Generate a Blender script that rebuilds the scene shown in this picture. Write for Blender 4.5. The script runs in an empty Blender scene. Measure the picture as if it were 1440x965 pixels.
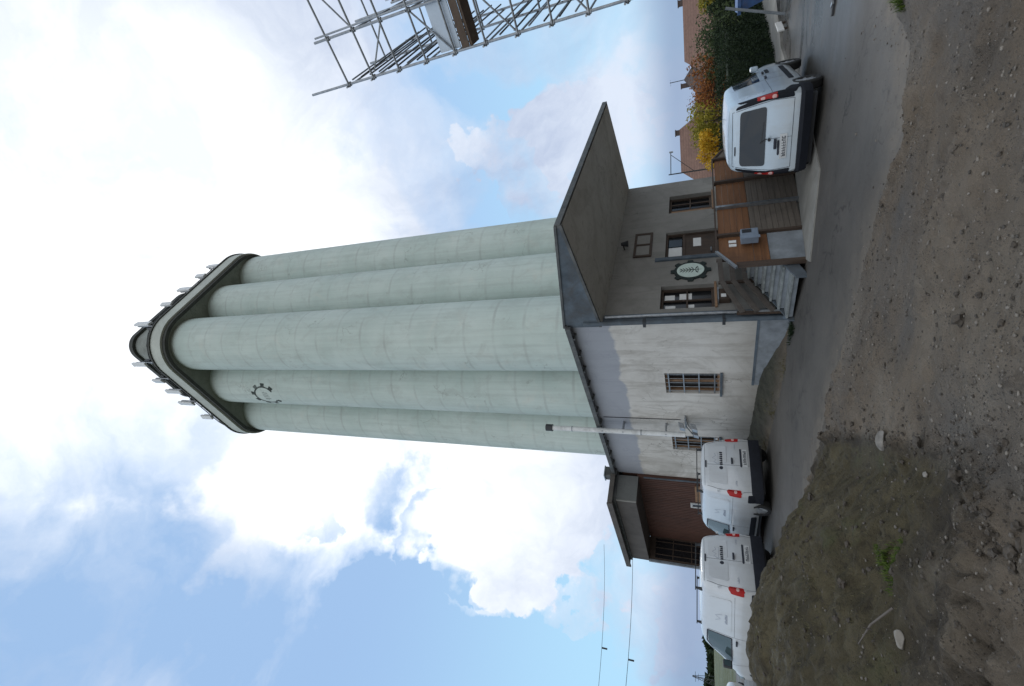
import bpy, bmesh, math, random
import numpy as np
from mathutils import Vector, Matrix
from mathutils.bvhtree import BVHTree
R_ = math.radians
random.seed(7)
scene = bpy.context.scene
COL = scene.collection

# ------------------------------------------------------------------ terrain
_rng = np.random.RandomState(11)
_T = _rng.rand(256, 256)
def vnoise(x, y):
    xi = np.floor(x).astype(int); yi = np.floor(y).astype(int)
    fx = x - xi; fy = y - yi
    fx = fx * fx * (3 - 2 * fx); fy = fy * fy * (3 - 2 * fy)
    a = _T[xi & 255, yi & 255]; b = _T[(xi + 1) & 255, yi & 255]
    c = _T[xi & 255, (yi + 1) & 255]; d = _T[(xi + 1) & 255, (yi + 1) & 255]
    return (a * (1 - fx) + b * fx) * (1 - fy) + (c * (1 - fx) + d * fx) * fy - .5
def fbm(x, y, f, o=4, g=.5):
    s = 0; a = 1
    for i in range(o):
        s = s + a * vnoise(x * f + 17.3 * i, y * f + 9.1 * i); f *= 2.03; a *= g
    return s
def sst(a, b, x):
    t = np.clip((x - a) / (b - a), 0, 1); return t * t * (3 - 2 * t)
P0 = np.array([.45, 12.59])
LD = np.array([-math.sin(R_(42)), math.cos(R_(42))]); RD = np.array([math.cos(R_(42)), math.sin(R_(42))])
def zroad(X):
    return np.where(X > .46, .1 - .9 * np.tanh((X - .46) / 9), .1 + .40 * np.tanh((.46 - X) / 4))
_EX = [-14, -9, -5.1, -3.7, -2.0, -.97, .22, 1.61, 2.18, 3.06, 4.26, 6.5, 12, 30]
_EY = [13.5, 12.2, 10.8, 10.2, 9.14, 8.54, 7.78, 7.03, 6.35, 6.66, 7.33, 8.6, 11.5, 20]
_MA = [-90, -60, -34.2, -30.6, -26.8, -24.1, -21.9, -19, -16.8, -13.4, -11, -9.5]
_MD = [6.5, 7, 8.2, 8.5, 8.6, 8.6, 8.4, 8.2, 8.0, 7.6, 7.3, 7.2]
_MZ = [1.4, 1.5, 1.54, 1.50, 1.40, 1.26, 1.10, .92, .74, .42, .25, .2]
def zones(X, Y):
    """(height, dirt 0..1, mound 0..1, bank 0..1)"""
    X = np.asarray(X, float); Y = np.asarray(Y, float)
    base = zroad(X)
    e = np.interp(X, _EX, _EY) + .22 * fbm(X, Y, .9, 3) * 2
    dirt = sst(-.05, .45, e - Y)
    h = base - .05 + dirt * (.10 + .05 * fbm(X, Y, .8, 3))
    # wheel ruts and clods on the bare earth
    h = h + dirt * (.08 * fbm(X, Y * .6, 1.3, 2) + .05 * fbm(X, Y, 3.1, 4) + .030 * fbm(X, Y, 9, 3, .7))
    h = np.where(dirt > .3, np.maximum(h, base + .012 * (dirt - .3) + .012 * fbm(X, Y, 8, 2)), h)
    dd = np.interp(X, _EX, _EY) - Y + .15 * fbm(X, Y, .35, 2); wx = sst(-3.2, -1.5, X) * sst(4.5, 2.0, X)
    lug = .5 + .5 * np.sign(np.sin((X + dd * .6) * 34))
    for c0_ in (.55, 1.95):
        q = np.exp(-((dd - c0_) / .13) ** 4); h = h - wx * dirt * (.045 * q + .014 * q * lug) + wx * dirt * .03 * (np.exp(-((dd - c0_ - .24) / .09) ** 2) + np.exp(-((dd - c0_ + .24) / .09) ** 2)) * (.5 + fbm(X, Y, 5, 3))
    az = np.degrees(np.arctan2(X, Y)); D = np.hypot(X, Y)
    Dc = np.interp(az, _MA, _MD); Zc = np.interp(az, _MA, _MZ)
    up = sst(0, 1, (D - 3.3) / (Dc - 3.3)); dn = 1 - sst(.25, 2.1, D - Dc)
    m = np.where(D < Dc, up, dn) * sst(-9, -15, az) * (Y > 0)
    edge = sst(0.02, .35, m)
    h = h + m * np.maximum(Zc - base - .12, 0) + edge * (.10 * fbm(X, Y, 1.6, 4) + .085 * fbm(X, Y, 5, 4, .7))
    # torn edge of the mound: a darker scarp with clods
    sc = np.exp(-((m - .10) / .07) ** 2)
    h = h + sc * .20 * fbm(X, Y, 4.5, 4, .75)
    # soil banked up against the white wall
    l = (X - P0[0]) * LD[0] + (Y - P0[1]) * LD[1]; r = (X - P0[0]) * RD[0] + (Y - P0[1]) * RD[1]
    bank = sst(.2, 2.3, l) * (1 - sst(0.0, 1.15, -r + .22 * fbm(X, Y, 1.2, 2))) * sst(13, 9.5, l)
    bank = bank * (r < 3)
    h = h + bank * (.36 + .05 * fbm(X, Y, 3, 3))
    h = np.where((dirt > .3) | (edge > .05), np.maximum(h, base + .015 + .012 * fbm(X, Y, 8, 2)), h)
    strip = sst(.35, .05, -r) * sst(-.3, .3, l) * (r < 3)
    h = h + strip * .04
    far = sst(40, 120, D)
    h = h * (1 - far) + far * (.0 + np.clip(-X * .004, -.7, .7))
    return h, dirt, edge, np.maximum(bank * 2, 0).clip(0, 1)
def H(x, y): return float(zones(np.array([x]), np.array([y]))[0][0])
def RH(x): return float(zroad(np.array([x]))[0])

# ------------------------------------------------------------------ mesh helpers
class Frame:
    def __init__(s, o, ax, ay): s.o = Vector((o[0], o[1], o[2] if len(o) > 2 else 0)); s.ax = Vector((ax[0], ax[1], 0)); s.ay = Vector((ay[0], ay[1], 0))
    def __call__(s, a, b, z): return s.o + s.ax * a + s.ay * b + Vector((0, 0, z))
W = Frame((0, 0, 0), (1, 0), (0, 1))
class MB:
    def __init__(s): s.v = []; s.f = []
    def add(s, vs, fs):
        n = len(s.v); s.v += [Vector(v) for v in vs]; s.f += [tuple(i + n for i in f) for f in fs]; return s
    def hexa(s, p):  # 8 points: bottom 4 then top 4
        return s.add(p, [(0, 1, 2, 3), (7, 6, 5, 4), (0, 4, 5, 1), (1, 5, 6, 2), (2, 6, 7, 3), (3, 7, 4, 0)])
    def box(s, F, a0, a1, b0, b1, z0, z1):
        return s.hexa([F(a0, b0, z0), F(a1, b0, z0), F(a1, b1, z0), F(a0, b1, z0), F(a0, b0, z1), F(a1, b0, z1), F(a1, b1, z1), F(a0, b1, z1)])
    def beam(s, p, q, w, h=None, up=(0, 0, 1)):
        h = h or w; p = Vector(p); q = Vector(q); d = (q - p).normalized(); u = Vector(up)
        if abs(d.dot(u)) > .98: u = Vector((1, 0, 0))
        x = d.cross(u).normalized() * w / 2; y = x.cross(d).normalized() * h / 2
        return s.hexa([p - x - y, p + x - y, p + x + y, p - x + y, q - x - y, q + x - y, q + x + y, q - x + y])
    def tube(s, p, q, r, n=10, r2=None):
        p = Vector(p); q = Vector(q); d = (q - p).normalized(); r2 = r if r2 is None else r2
        u = Vector((0, 0, 1)) if abs(d.z) < .95 else Vector((1, 0, 0)); x = d.cross(u).normalized(); y = d.cross(x)
        vs = []
        for c, rr in ((p, r), (q, r2)):
            for i in range(n):
                a = 2 * math.pi * i / n; vs.append(c + x * math.cos(a) * rr + y * math.sin(a) * rr)
        return s.add(vs, [(i, (i + 1) % n, n + (i + 1) % n, n + i) for i in range(n)] + [tuple(range(n))[::-1], tuple(range(n, 2 * n))])
    def path(s, pts, r, n=8):
        for a, b in zip(pts[:-1], pts[1:]): s.tube(a, b, r, n)
        return s
    def prism(s, pts, vec):  # planar outline + extrusion vector
        n = len(pts); pts = [Vector(p) for p in pts]; vec = Vector(vec)
        return s.add(pts + [p + vec for p in pts], [tuple(range(n)), tuple(range(2 * n - 1, n - 1, -1))] + [(i, (i + 1) % n, n + (i + 1) % n, n + i) for i in range(n)])
    def build(s, name, mat, parent=None, smooth=False, bevel=0, recalc=True, sub=None):
        o0 = Vector((0, 0, 0)); rt = parent
        while rt is not None and not rt.get('_local'):
            if rt.parent is None: o0 = rt.location.copy(); break
            rt = rt.parent
        me = bpy.data.meshes.new(name)
        me.from_pydata([v - o0 for v in s.v], [], s.f)
        if recalc:
            bm = bmesh.new(); bm.from_mesh(me); bmesh.ops.recalc_face_normals(bm, faces=bm.faces); bm.to_mesh(me); bm.free()
        o = bpy.data.objects.new(name, me); COL.objects.link(o)
        if mat: me.materials.append(mat)
        if parent: o.parent = parent
        if smooth:
            me.polygons.foreach_set('use_smooth', [True] * len(me.polygons))
            if smooth != 'all':
                try: me.set_sharp_from_angle(angle=R_(38))
                except Exception: pass
        if bevel:
            b = o.modifiers.new('b', 'BEVEL'); b.width = bevel; b.segments = 2; b.limit_method = 'ANGLE'; b.angle_limit = R_(50)
        return o
def tag(o, label, cat, group=None, kind=None):
    if label: o['label'] = label
    if cat: o['category'] = cat
    if group: o['group'] = group
    if kind: o['kind'] = kind
    return o
def thing(name, label, cat, loc=(0, 0, 0), group=None, local=False, rz=0):
    o = bpy.data.objects.new(name, None); COL.objects.link(o); o.location = loc; o.rotation_euler = (0, 0, rz)
    o.empty_display_size = .2
    tag(o, label, cat, group)
    if local: o['_local'] = 1
    return o
def struct(o): o['kind'] = 'structure'; return o

# ------------------------------------------------------------------ materials
def nodes(name):
    m = bpy.data.materials.new(name); m.use_nodes = True; nt = m.node_tree; b = nt.nodes['Principled BSDF']; return m, nt, b
def N(nt, t, **k):
    n = nt.nodes.new(t)
    for a, v in k.items():
        if a.startswith('i_'):
            key = a[2:]; key = int(key) if key.isdigit() else key.replace('_', ' ')
            n.inputs[key].default_value = v
        else: setattr(n, a, v)
    return n
def noise(nt, scale, detail=5, rough=.55, vec=None, dist=0):
    n = N(nt, 'ShaderNodeTexNoise', i_Scale=scale, i_Detail=detail, i_Roughness=rough, i_Distortion=dist)
    if vec is not None: nt.links.new(vec, n.inputs['Vector'])
    return n.outputs['Fac']
def coords(nt, sc=(1, 1, 1)):
    tc = N(nt, 'ShaderNodeTexCoord'); mp = N(nt, 'ShaderNodeMapping'); mp.inputs['Scale'].default_value = sc
    nt.links.new(tc.outputs['Object'], mp.inputs['Vector']); return mp.outputs['Vector']
def ramp(nt, fac, a, b, c0, c1):
    r = N(nt, 'ShaderNodeValToRGB'); e = r.color_ramp.elements
    e[0].position = a; e[1].position = b; e[0].color = (*c0, 1) if len(c0) == 3 else c0; e[1].color = (*c1, 1) if len(c1) == 3 else c1
    nt.links.new(fac, r.inputs['Fac']); return r.outputs['Color']
def mix(nt, fac, a, b, mode='MIX'):
    m = N(nt, 'ShaderNodeMix', data_type='RGBA', blend_type=mode)
    for inp, v in ((m.inputs[0], fac), (m.inputs[6], a), (m.inputs[7], b)):
        if isinstance(v, (int, float)): inp.default_value = v
        elif isinstance(v, tuple): inp.default_value = (*v, 1) if len(v) == 3 else v
        else: nt.links.new(v, inp)
    return m.outputs[2]
def math_(nt, op, a, b=0, c=None, clamp=False):
    m = N(nt, 'ShaderNodeMath', operation=op, use_clamp=clamp)
    for i, v in enumerate((a, b, c)):
        if v is None: continue
        if isinstance(v, (int, float)): m.inputs[i].default_value = v
        else: nt.links.new(v, m.inputs[i])
    return m.outputs[0]
def bump(nt, b, h, s=.3, d=.02):
    n = N(nt, 'ShaderNodeBump', i_Strength=s, i_Distance=d); nt.links.new(h, n.inputs['Height']); nt.links.new(n.outputs[0], b.inputs['Normal'])
def simple(name, col, rough=.5, metal=0, var=.25, scale=6, bmp=.1, sc=(1, 1, 1), dirt=None, spec=.5, coat=0):
    m, nt, b = nodes(name); v = coords(nt, sc)
    f = noise(nt, scale, 6, .6, v)
    lo = tuple(c * (1 - var) for c in col); hi = tuple(min(1, c * (1 + var)) for c in col)
    c = ramp(nt, f, .3, .7, lo, hi)
    if dirt:
        g = noise(nt, scale * .35, 7, .7, v, .6); c = mix(nt, ramp(nt, g, .48, .7, (0, 0, 0), (.8, .8, .8)), c, dirt)
    nt.links.new(c, b.inputs['Base Color']); b.inputs['Roughness'].default_value = rough; b.inputs['Metallic'].default_value = metal
    b.inputs['Specular IOR Level'].default_value = spec; b.inputs['Coat Weight'].default_value = coat
    if bmp: bump(nt, b, noise(nt, scale * 4, 4, .6, v), bmp, .01)
    return m
M = {}
# silo concrete: pale green paint with lift joints, run-off streaks and patches
def silo_mat():
    m, nt, b = nodes('silo_paint'); v = coords(nt)
    base = ramp(nt, noise(nt, .5, 6, .6, v), .3, .7, (.475, .575, .54), (.59, .675, .64))
    streak = ramp(nt, noise(nt, 1.6, 6, .65, coords(nt, (3.2, 3.2, .13)), .3), .44, .72, (0, 0, 0), (.42, .42, .42))
    c = mix(nt, streak, base, (.36, .42, .40))
    blot = ramp(nt, noise(nt, 1.1, 8, .7, v, .8), .56, .74, (0, 0, 0), (.5, .5, .5)); c = mix(nt, blot, c, (.62, .64, .58)); bl2 = ramp(nt, noise(nt, 1.6, 7, .74, coords(nt, (1, 1, .7)), .7), .50, .68, (0, 0, 0), (.42,) * 3); c = mix(nt, bl2, c, (.38, .42, .39))
    w = N(nt, 'ShaderNodeTexWave', wave_type='BANDS', bands_direction='Z', i_Scale=.262, i_Distortion=.25, i_Detail=3)
    w.inputs['Detail Scale'].default_value = 2; nt.links.new(v, w.inputs['Vector'])
    jf = math_(nt, 'MULTIPLY', ramp(nt, w.outputs['Fac'], .965, 1.0, (0, 0, 0), (1, 1, 1)), ramp(nt, noise(nt, 1.3, 5, .6, v), .35, .7, (0, 0, 0), (.6, .6, .6)))
    c = mix(nt, jf, c, (.36, .40, .38))
    crk = N(nt, 'ShaderNodeTexVoronoi', feature='DISTANCE_TO_EDGE', i_Scale=.55)
    wv = N(nt, 'ShaderNodeVectorMath', operation='ADD'); nn = N(nt, 'ShaderNodeTexNoise', i_Scale=2.2, i_Detail=6); nt.links.new(v, nn.inputs['Vector'])
    nt.links.new(v, wv.inputs[0]); nt.links.new(nn.outputs['Color'], wv.inputs[1]); nt.links.new(wv.outputs[0], crk.inputs['Vector'])
    ck = ramp(nt, crk.outputs['Distance'], .004, .012, (.5, .5, .5), (0, 0, 0)); ckm = math_(nt, 'MULTIPLY', ck, ramp(nt, noise(nt, .8, 3, .5, v), .55, .62, (0, 0, 0), (1, 1, 1)))
    c = mix(nt, ckm, c, (.27, .30, .28))
    nt.links.new(c, b.inputs['Base Color']); b.inputs['Roughness'].default_value = .85
    bump(nt, b, noise(nt, 9, 7, .65, v), .25, .02); return m
M['silo'] = silo_mat()
def plaster(name, base, hi, stain, patch=None, zpatch=None, streaks=.5):
    m, nt, b = nodes(name); v = coords(nt)
    c = ramp(nt, noise(nt, .9, 7, .65, v), .3, .7, base, hi)
    st = ramp(nt, noise(nt, 1.7, 7, .7, coords(nt, (2.2, 2.2, .28)), .9), .50, .76, (0, 0, 0), (streaks,) * 3); c = mix(nt, st, c, stain)
    sp = ramp(nt, noise(nt, 6, 8, .75, v), .60, .72, (0, 0, 0), (.5, .5, .5)); c = mix(nt, sp, c, stain)
    big = ramp(nt, noise(nt, .55, 6, .7, v, 1.1), .50, .60, (0, 0, 0), (.28,) * 3); c = mix(nt, big, c, stain)
    cv_ = N(nt, 'ShaderNodeTexVoronoi', feature='DISTANCE_TO_EDGE', i_Scale=.8); va = N(nt, 'ShaderNodeVectorMath', operation='ADD'); n9 = N(nt, 'ShaderNodeTexNoise', i_Scale=2.5, i_Detail=7); nt.links.new(v, n9.inputs['Vector']); nt.links.new(v, va.inputs[0]); nt.links.new(n9.outputs['Color'], va.inputs[1]); nt.links.new(va.outputs[0], cv_.inputs['Vector'])
    ckk = math_(nt, 'MULTIPLY', ramp(nt, cv_.outputs['Distance'], .003, .010, (.6,) * 3, (0, 0, 0)), ramp(nt, noise(nt, .7, 3, .5, v), .52, .58, (0, 0, 0), (1,) * 3)); c = mix(nt, ckk, c, tuple(x * .6 for x in stain))
    if patch:
        sx = N(nt, 'ShaderNodeSeparateXYZ'); nt.links.new(v, sx.inputs[0])
        hgt = math_(nt, 'ADD', sx.outputs['Z'], math_(nt, 'MULTIPLY', math_(nt, 'SUBTRACT', noise(nt, .8, 5, .6, coords(nt, (1, 1, .6))), .5), .9))
        fx = math_(nt, 'MULTIPLY', ramp(nt, hgt, zpatch / 10, zpatch / 10 + .012, (0, 0, 0), (.75,) * 3), 1.0)
        # ramp works on 0..1: scale height by .1
        hs = math_(nt, 'MULTIPLY', hgt, .1); r = ramp(nt, hs, zpatch / 10, zpatch / 10 + .006, (0, 0, 0), (.8,) * 3)
        c = mix(nt, r, c, patch)
        lo = ramp(nt, math_(nt, 'MULTIPLY', hgt, .1), .06, .16, (.65,) * 3, (0, 0, 0)); c = mix(nt, lo, c, stain)
    nt.links.new(c, b.inputs['Base Color']); b.inputs['Roughness'].default_value = .9
    bump(nt, b, noise(nt, 14, 7, .7, v), .35, .015); return m
M['white_wall'] = plaster('white_plaster', (.50, .485, .45), (.66, .65, .62), (.21, .19, .16), patch=(.29, .32, .38), zpatch=4.35, streaks=.75)
M['grey_wall'] = plaster('grey_plaster', (.205, .20, .185), (.275, .268, .25), (.125, .12, .11), streaks=.55)
M['soffit'] = plaster('soffit_concrete', (.48, .46, .41), (.58, .56, .51), (.27, .245, .205), streaks=.6)
M['plinth'] = simple('plinth_paint', (.215, .24, .265), .85, var=.3, scale=2.5, dirt=(.10, .11, .11))
M['bluegrey'] = simple('weathered_bluegrey', (.085, .11, .135), .8, var=.35, scale=3, dirt=(.07, .07, .07))
M['gutter'] = simple('gutter_metal', (.07, .075, .075), .6, var=.4, scale=5, dirt=(.16, .16, .15))
M['slab'] = simple('slab_band_paint', (.50, .54, .50), .8, var=.12, scale=1.2, dirt=(.3, .32, .3))
M['darkedge'] = simple('slab_edge_dark', (.055, .06, .055), .8, var=.3)
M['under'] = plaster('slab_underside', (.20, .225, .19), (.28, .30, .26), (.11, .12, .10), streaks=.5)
M['tier'] = simple('tier_render', (.30, .33, .31), .85, var=.2, scale=1.5, dirt=(.16, .17, .16))
M['antenna'] = simple('antenna_plastic', (.72, .75, .77), .45, var=.06, bmp=0)
M['galv'] = simple('galvanised_steel', (.29, .31, .33), .38, .75, var=.25, scale=9, bmp=.05)
M['darkmetal'] = simple('dark_metal', (.045, .048, .05), .5, .5, var=.3, scale=8, bmp=.05)
M['pipewhite'] = simple('white_pipe', (.66, .68, .68), .5, var=.12, scale=4, dirt=(.3, .3, .3))
M['black'] = simple('black_plastic', (.022, .024, .028), .55, var=.2, bmp=.05)
M['navy'] = simple('unpainted_bumper', (.010, .012, .018), .7, spec=.25, var=.2, bmp=.05)
M['rubber'] = simple('tyre_rubber', (.02, .02, .02), .8, var=.25, scale=20)
M['rim'] = simple('wheel_trim', (.48, .5, .52), .35, .6, var=.12, bmp=0)
M['orange'] = None
def wood(name, a, b_, dark, plank=.14, axis='z', rough=.75, grain=(6, 6, .5)):
    m, nt, b = nodes(name); v = coords(nt, grain)
    c = ramp(nt, noise(nt, 1.4, 7, .65, v, .8), .3, .7, a, b_)
    st = ramp(nt, noise(nt, .5, 6, .7, coords(nt, (1.5, 1.5, 1)), .6), .50, .68, (0, 0, 0), (.7,) * 3); c = mix(nt, st, c, dark)
    nt.links.new(c, b.inputs['Base Color']); b.inputs['Roughness'].default_value = rough
    bump(nt, b, noise(nt, 3, 6, .7, v), .4, .01); return m
M['orange'] = wood('varnished_boards', (.125, .055, .022), (.215, .095, .038), (.065, .035, .02), grain=(.5, .5, 9))
M['greywood'] = wood('weathered_boards', (.10, .085, .07), (.165, .14, .115), (.045, .038, .032), grain=(.5, .5, 9))
M['darkwood'] = wood('dark_frame_wood', (.045, .030, .022), (.075, .05, .035), (.02, .015, .012))
M['rail'] = wood('railing_wood', (.085, .07, .06), (.13, .115, .10), (.05, .04, .035))
M['brownboard'] = wood('brown_cladding', (.060, .028, .02), (.105, .046, .031), (.035, .018, .014), grain=(7, 7, .35))
M['fascia'] = wood('fascia_sheet', (.065, .056, .05), (.105, .094, .084), (.04, .034, .03), grain=(1, 1, 1))
M['fascia_end'] = plaster('fascia_end_sheet', (.12, .125, .12), (.165, .17, .165), (.09, .09, .085), streaks=.3)
M['deckboard'] = wood('scaffold_board', (.085, .058, .04), (.14, .10, .07), (.05, .035, .03), grain=(3, 3, 3))
M['panel_pale'] = simple('pale_sheet', (.55, .64, .74), .6, var=.08, scale=3)
M['paper'] = simple('white_paper', (.72, .73, .72), .8, var=.06, bmp=0)
M['sill'] = simple('oak_sill', (.24, .14, .075), .7, var=.25)
M['steps'] = simple('painted_steps', (.215, .235, .235), .75, var=.4, scale=5, dirt=(.07, .08, .08))
M['concrete'] = simple('pale_concrete', (.24, .235, .215), .85, var=.2, scale=2, dirt=(.15, .145, .13))
M['boxblue'] = simple('box_paint', (.20, .25, .32), .5, var=.12, scale=8)
M['rooftar'] = simple('roof_felt', (.06, .06, .06), .9, var=.3)
M['red'] = simple('lamp_red', (.36, .010, .010), .3, var=.12, bmp=0, coat=.0, spec=.3)
M['lampwhite'] = simple('lamp_clear', (.62, .38, .36), .25, var=.1, bmp=0)
M['plate'] = simple('plate_white', (.55, .57, .58), .4, var=.04, bmp=0)
M['ink'] = simple('dark_lettering', (.02, .025, .04), .6, var=.2, bmp=0)
M['inkgrey'] = simple('grey_lettering', (.30, .34, .42), .6, var=.1, bmp=0)
M['emblem_worn'] = simple('worn_emblem_paint', (.025, .035, .032), .85, var=.6, scale=9, bmp=0, dirt=(.30, .35, .33))
M['emblem'] = simple('emblem_green_black', (.014, .024, .022), .8, var=.3, bmp=0)
M['ovalpale'] = simple('oval_field', (.55, .66, .60), .6, var=.08, bmp=0)
def glass(name, col=(.015, .02, .025), rough=.06):
    m, nt, b = nodes(name); b.inputs['Base Color'].default_value = (*col, 1); b.inputs['Roughness'].default_value = rough
    b.inputs['Specular IOR Level'].default_value = .5; b.inputs['Coat Weight'].default_value = 0; b.inputs['Coat Roughness'].default_value = .03
    f = noise(nt, 2.2, 3, .5, coords(nt)); bump(nt, b, f, .03, .02); return m
M['glass'] = glass('van_glass', (.012, .022, .035)); M['pane'] = glass('window_pane', (.012, .013, .015), .15)
M['glass2'] = glass('van_side_glass', (.05, .08, .09), .05)
def paint(name, col, dcol=(.35, .34, .31)):
    m, nt, b = nodes(name); v = coords(nt)
    sx = N(nt, 'ShaderNodeSeparateXYZ'); nt.links.new(v, sx.inputs[0])
    z = math_(nt, 'ADD', sx.outputs['Z'], math_(nt, 'MULTIPLY', math_(nt, 'SUBTRACT', noise(nt, 2.5, 6, .65, v), .5), .5))
    d = ramp(nt, z, .35, 1.05, (.6,) * 3, (0, 0, 0)); d2 = ramp(nt, noise(nt, 3, 7, .7, coords(nt, (1, 1, .35))), .46, .72, (0, 0, 0), (.28,) * 3)
    c = mix(nt, d, col, dcol); c = mix(nt, d2, c, dcol)
    nt.links.new(c, b.inputs['Base Color']); b.inputs['Roughness'].default_value = .32; b.inputs['Coat Weight'].default_value = .7; b.inputs['Coat Roughness'].default_value = .08
    bump(nt, b, noise(nt, 1.3, 2, .5, v), .04, .02); return m
M['vanwhite'] = paint('van_white_paint', (.58, .62, .66))
M['vanblue'] = paint('van_cool_white_paint', (.50, .61, .71))
def leafmat(name, a, b_):
    m, nt, b = nodes(name); oi = N(nt, 'ShaderNodeNewGeometry')
    c = ramp(nt, oi.outputs['Random Per Island'], .1, .9, a, b_); nt.links.new(c, b.inputs['Base Color']); b.inputs['Roughness'].default_value = .7
    b.inputs['Specular IOR Level'].default_value = .2
    tr = N(nt, 'ShaderNodeBsdfTranslucent'); nt.links.new(c, tr.inputs[0]); ms = N(nt, 'ShaderNodeMixShader', i_0=.25)
    nt.links.new(b.outputs[0], ms.inputs[1]); nt.links.new(tr.outputs[0], ms.inputs[2]); nt.links.new(ms.outputs[0], nt.nodes['Material Output'].inputs[0]); return m
M['lf_hedge'] = leafmat('hedge_leaf', (.012, .022, .012), (.035, .055, .025))
M['lf_green'] = leafmat('green_leaf', (.04, .06, .03), (.09, .12, .05))
M['lf_yellow'] = leafmat('yellow_leaf', (.50, .30, .02), (.78, .52, .06))
M['lf_olive'] = leafmat('olive_leaf', (.17, .16, .02), (.40, .33, .05))
M['lf_rust'] = leafmat('rust_leaf', (.14, .05, .02), (.42, .17, .05))
M['lf_brown'] = leafmat('brown_leaf', (.05, .03, .02), (.12, .07, .045))
M['grass'] = leafmat('grass_blade', (.04, .07, .012), (.12, .17, .03))
M['drygrass'] = leafmat('dry_grass', (.10, .09, .05), (.2, .18, .10))
M['bark'] = simple('bark', (.07, .055, .045), .9, var=.3)
def roofmat(name, a, b_):
    m, nt, b = nodes(name); v = coords(nt)
    c = ramp(nt, noise(nt, .8, 6, .65, v), .3, .7, a, b_); br = noise(nt, 6, 3, .5, v); c = mix(nt, .35, c, ramp(nt, br, .35, .65, tuple(x * .6 for x in a), b_))
    w = N(nt, 'ShaderNodeTexWave', bands_direction='Z', i_Scale=1.6, i_Distortion=.4); nt.links.new(v, w.inputs['Vector'])
    c = mix(nt, math_(nt, 'MULTIPLY', w.outputs['Fac'], .3), c, tuple(x * .5 for x in a))
    nt.links.new(c, b.inputs['Base Color']); b.inputs['Roughness'].default_value = .85; return m
M['roof1'] = roofmat('brown_tiles', (.15, .08, .06), (.23, .13, .095)); M['roof2'] = roofmat('grey_brown_tiles', (.095, .07, .065), (.14, .11, .10))
M['housewall'] = simple('house_render', (.42, .41, .38), .85, var=.12)
# ground: earth, gravel, wet patches; zone attribute = kind of soil
def ground_mat():
    m, nt, b = nodes('bare_earth'); v = coords(nt)
    zn = N(nt, 'ShaderNodeAttribute', attribute_name='zone'); sp = N(nt, 'ShaderNodeSeparateXYZ'); nt.links.new(zn.outputs['Vector'], sp.inputs[0])
    mound, bank, field = sp.outputs[0], sp.outputs[1], sp.outputs[2]
    e = ramp(nt, noise(nt, .9, 7, .65, v, .4), .3, .7, (.195, .158, .118), (.32, .268, .208))
    e = mix(nt, ramp(nt, noise(nt, .33, 4, .55, v, .4), .42, .58, (.55,) * 3, (0, 0, 0)), e, (.12, .088, .060)); e = mix(nt, ramp(nt, noise(nt, .45, 5, .6, v, .6), .45, .62, (0, 0, 0), (.65,) * 3), e, (.125, .124, .122))      # grey gravelly drift
    e = mix(nt, ramp(nt, noise(nt, 2.6, 7, .7, v, 1.2), .56, .72, (0, 0, 0), (.65,) * 3), e, (.085, .067, .053))     # damp clods
    e = mix(nt, ramp(nt, noise(nt, 1.1, 6, .6, v, .9), .60, .72, (0, 0, 0), (.6,) * 3), e, (.30, .26, .205))
    g = N(nt, 'ShaderNodeTexVoronoi', i_Scale=42, i_Randomness=1); nt.links.new(v, g.inputs['Vector'])
    gm = math_(nt, 'MULTIPLY', ramp(nt, g.outputs['Distance'], .18, .32, (1, 1, 1), (0, 0, 0)), ramp(nt, noise(nt, 1.6, 5, .7, v), .40, .6, (0, 0, 0), (.8,) * 3))
    gs = N(nt, 'ShaderNodeSeparateColor'); nt.links.new(g.outputs['Color'], gs.inputs[0])
    e = mix(nt, gm, e, ramp(nt, gs.outputs[0], .15, 1, (.05, .043, .036), (.30, .27, .235)))
    mo = ramp(nt, noise(nt, 1.5, 7, .68, v, .5), .32, .68, (.062, .050, .027), (.150, .125, .070))
    mo = mix(nt, ramp(nt, noise(nt, 5.5, 7, .72, v, .8), .5, .68, (0, 0, 0), (.8,) * 3), mo, (.026, .020, .014))
    mo = mix(nt, ramp(nt, noise(nt, 1.0, 6, .7, v, .8), .56, .74, (0, 0, 0), (.7,) * 3), mo, (.095, .108, .042))
    e = mix(nt, mound, e, mo)
    rim = math_(nt, 'MULTIPLY', math_(nt, 'MULTIPLY', mound, math_(nt, 'SUBTRACT', 1.0, mound)), 3.6, None, True); e = mix(nt, math_(nt, 'MULTIPLY', rim, ramp(nt, noise(nt, 3.2, 7, .75, v, .7), .36, .58, (0, 0, 0), (.9,) * 3)), e, (.036, .028, .021))
    bk = ramp(nt, noise(nt, 3, 6, .7, v), .35, .65, (.04, .04, .03), (.10, .10, .075)); e = mix(nt, bank, e, bk)
    fl = ramp(nt, noise(nt, .05, 5, .6, v), .3, .7, (.055, .075, .03), (.11, .12, .055)); e = mix(nt, field, e, fl)
    nt.links.new(e, b.inputs['Base Color'])
    nt.links.new(ramp(nt, noise(nt, .7, 4, .6, v), .4, .65, (.55,) * 3, (.95,) * 3), b.inputs['Roughness']); b.inputs['Specular IOR Level'].default_value = .3
    hh = math_(nt, 'ADD', math_(nt, 'ADD', noise(nt, 9, 9, .78, v, .5), math_(nt, 'MULTIPLY', noise(nt, 40, 4, .7, v), .5)), math_(nt, 'MULTIPLY', gm, .5)); bump(nt, b, hh, 1.0, .07); return m
M['ground'] = ground_mat()
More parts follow.
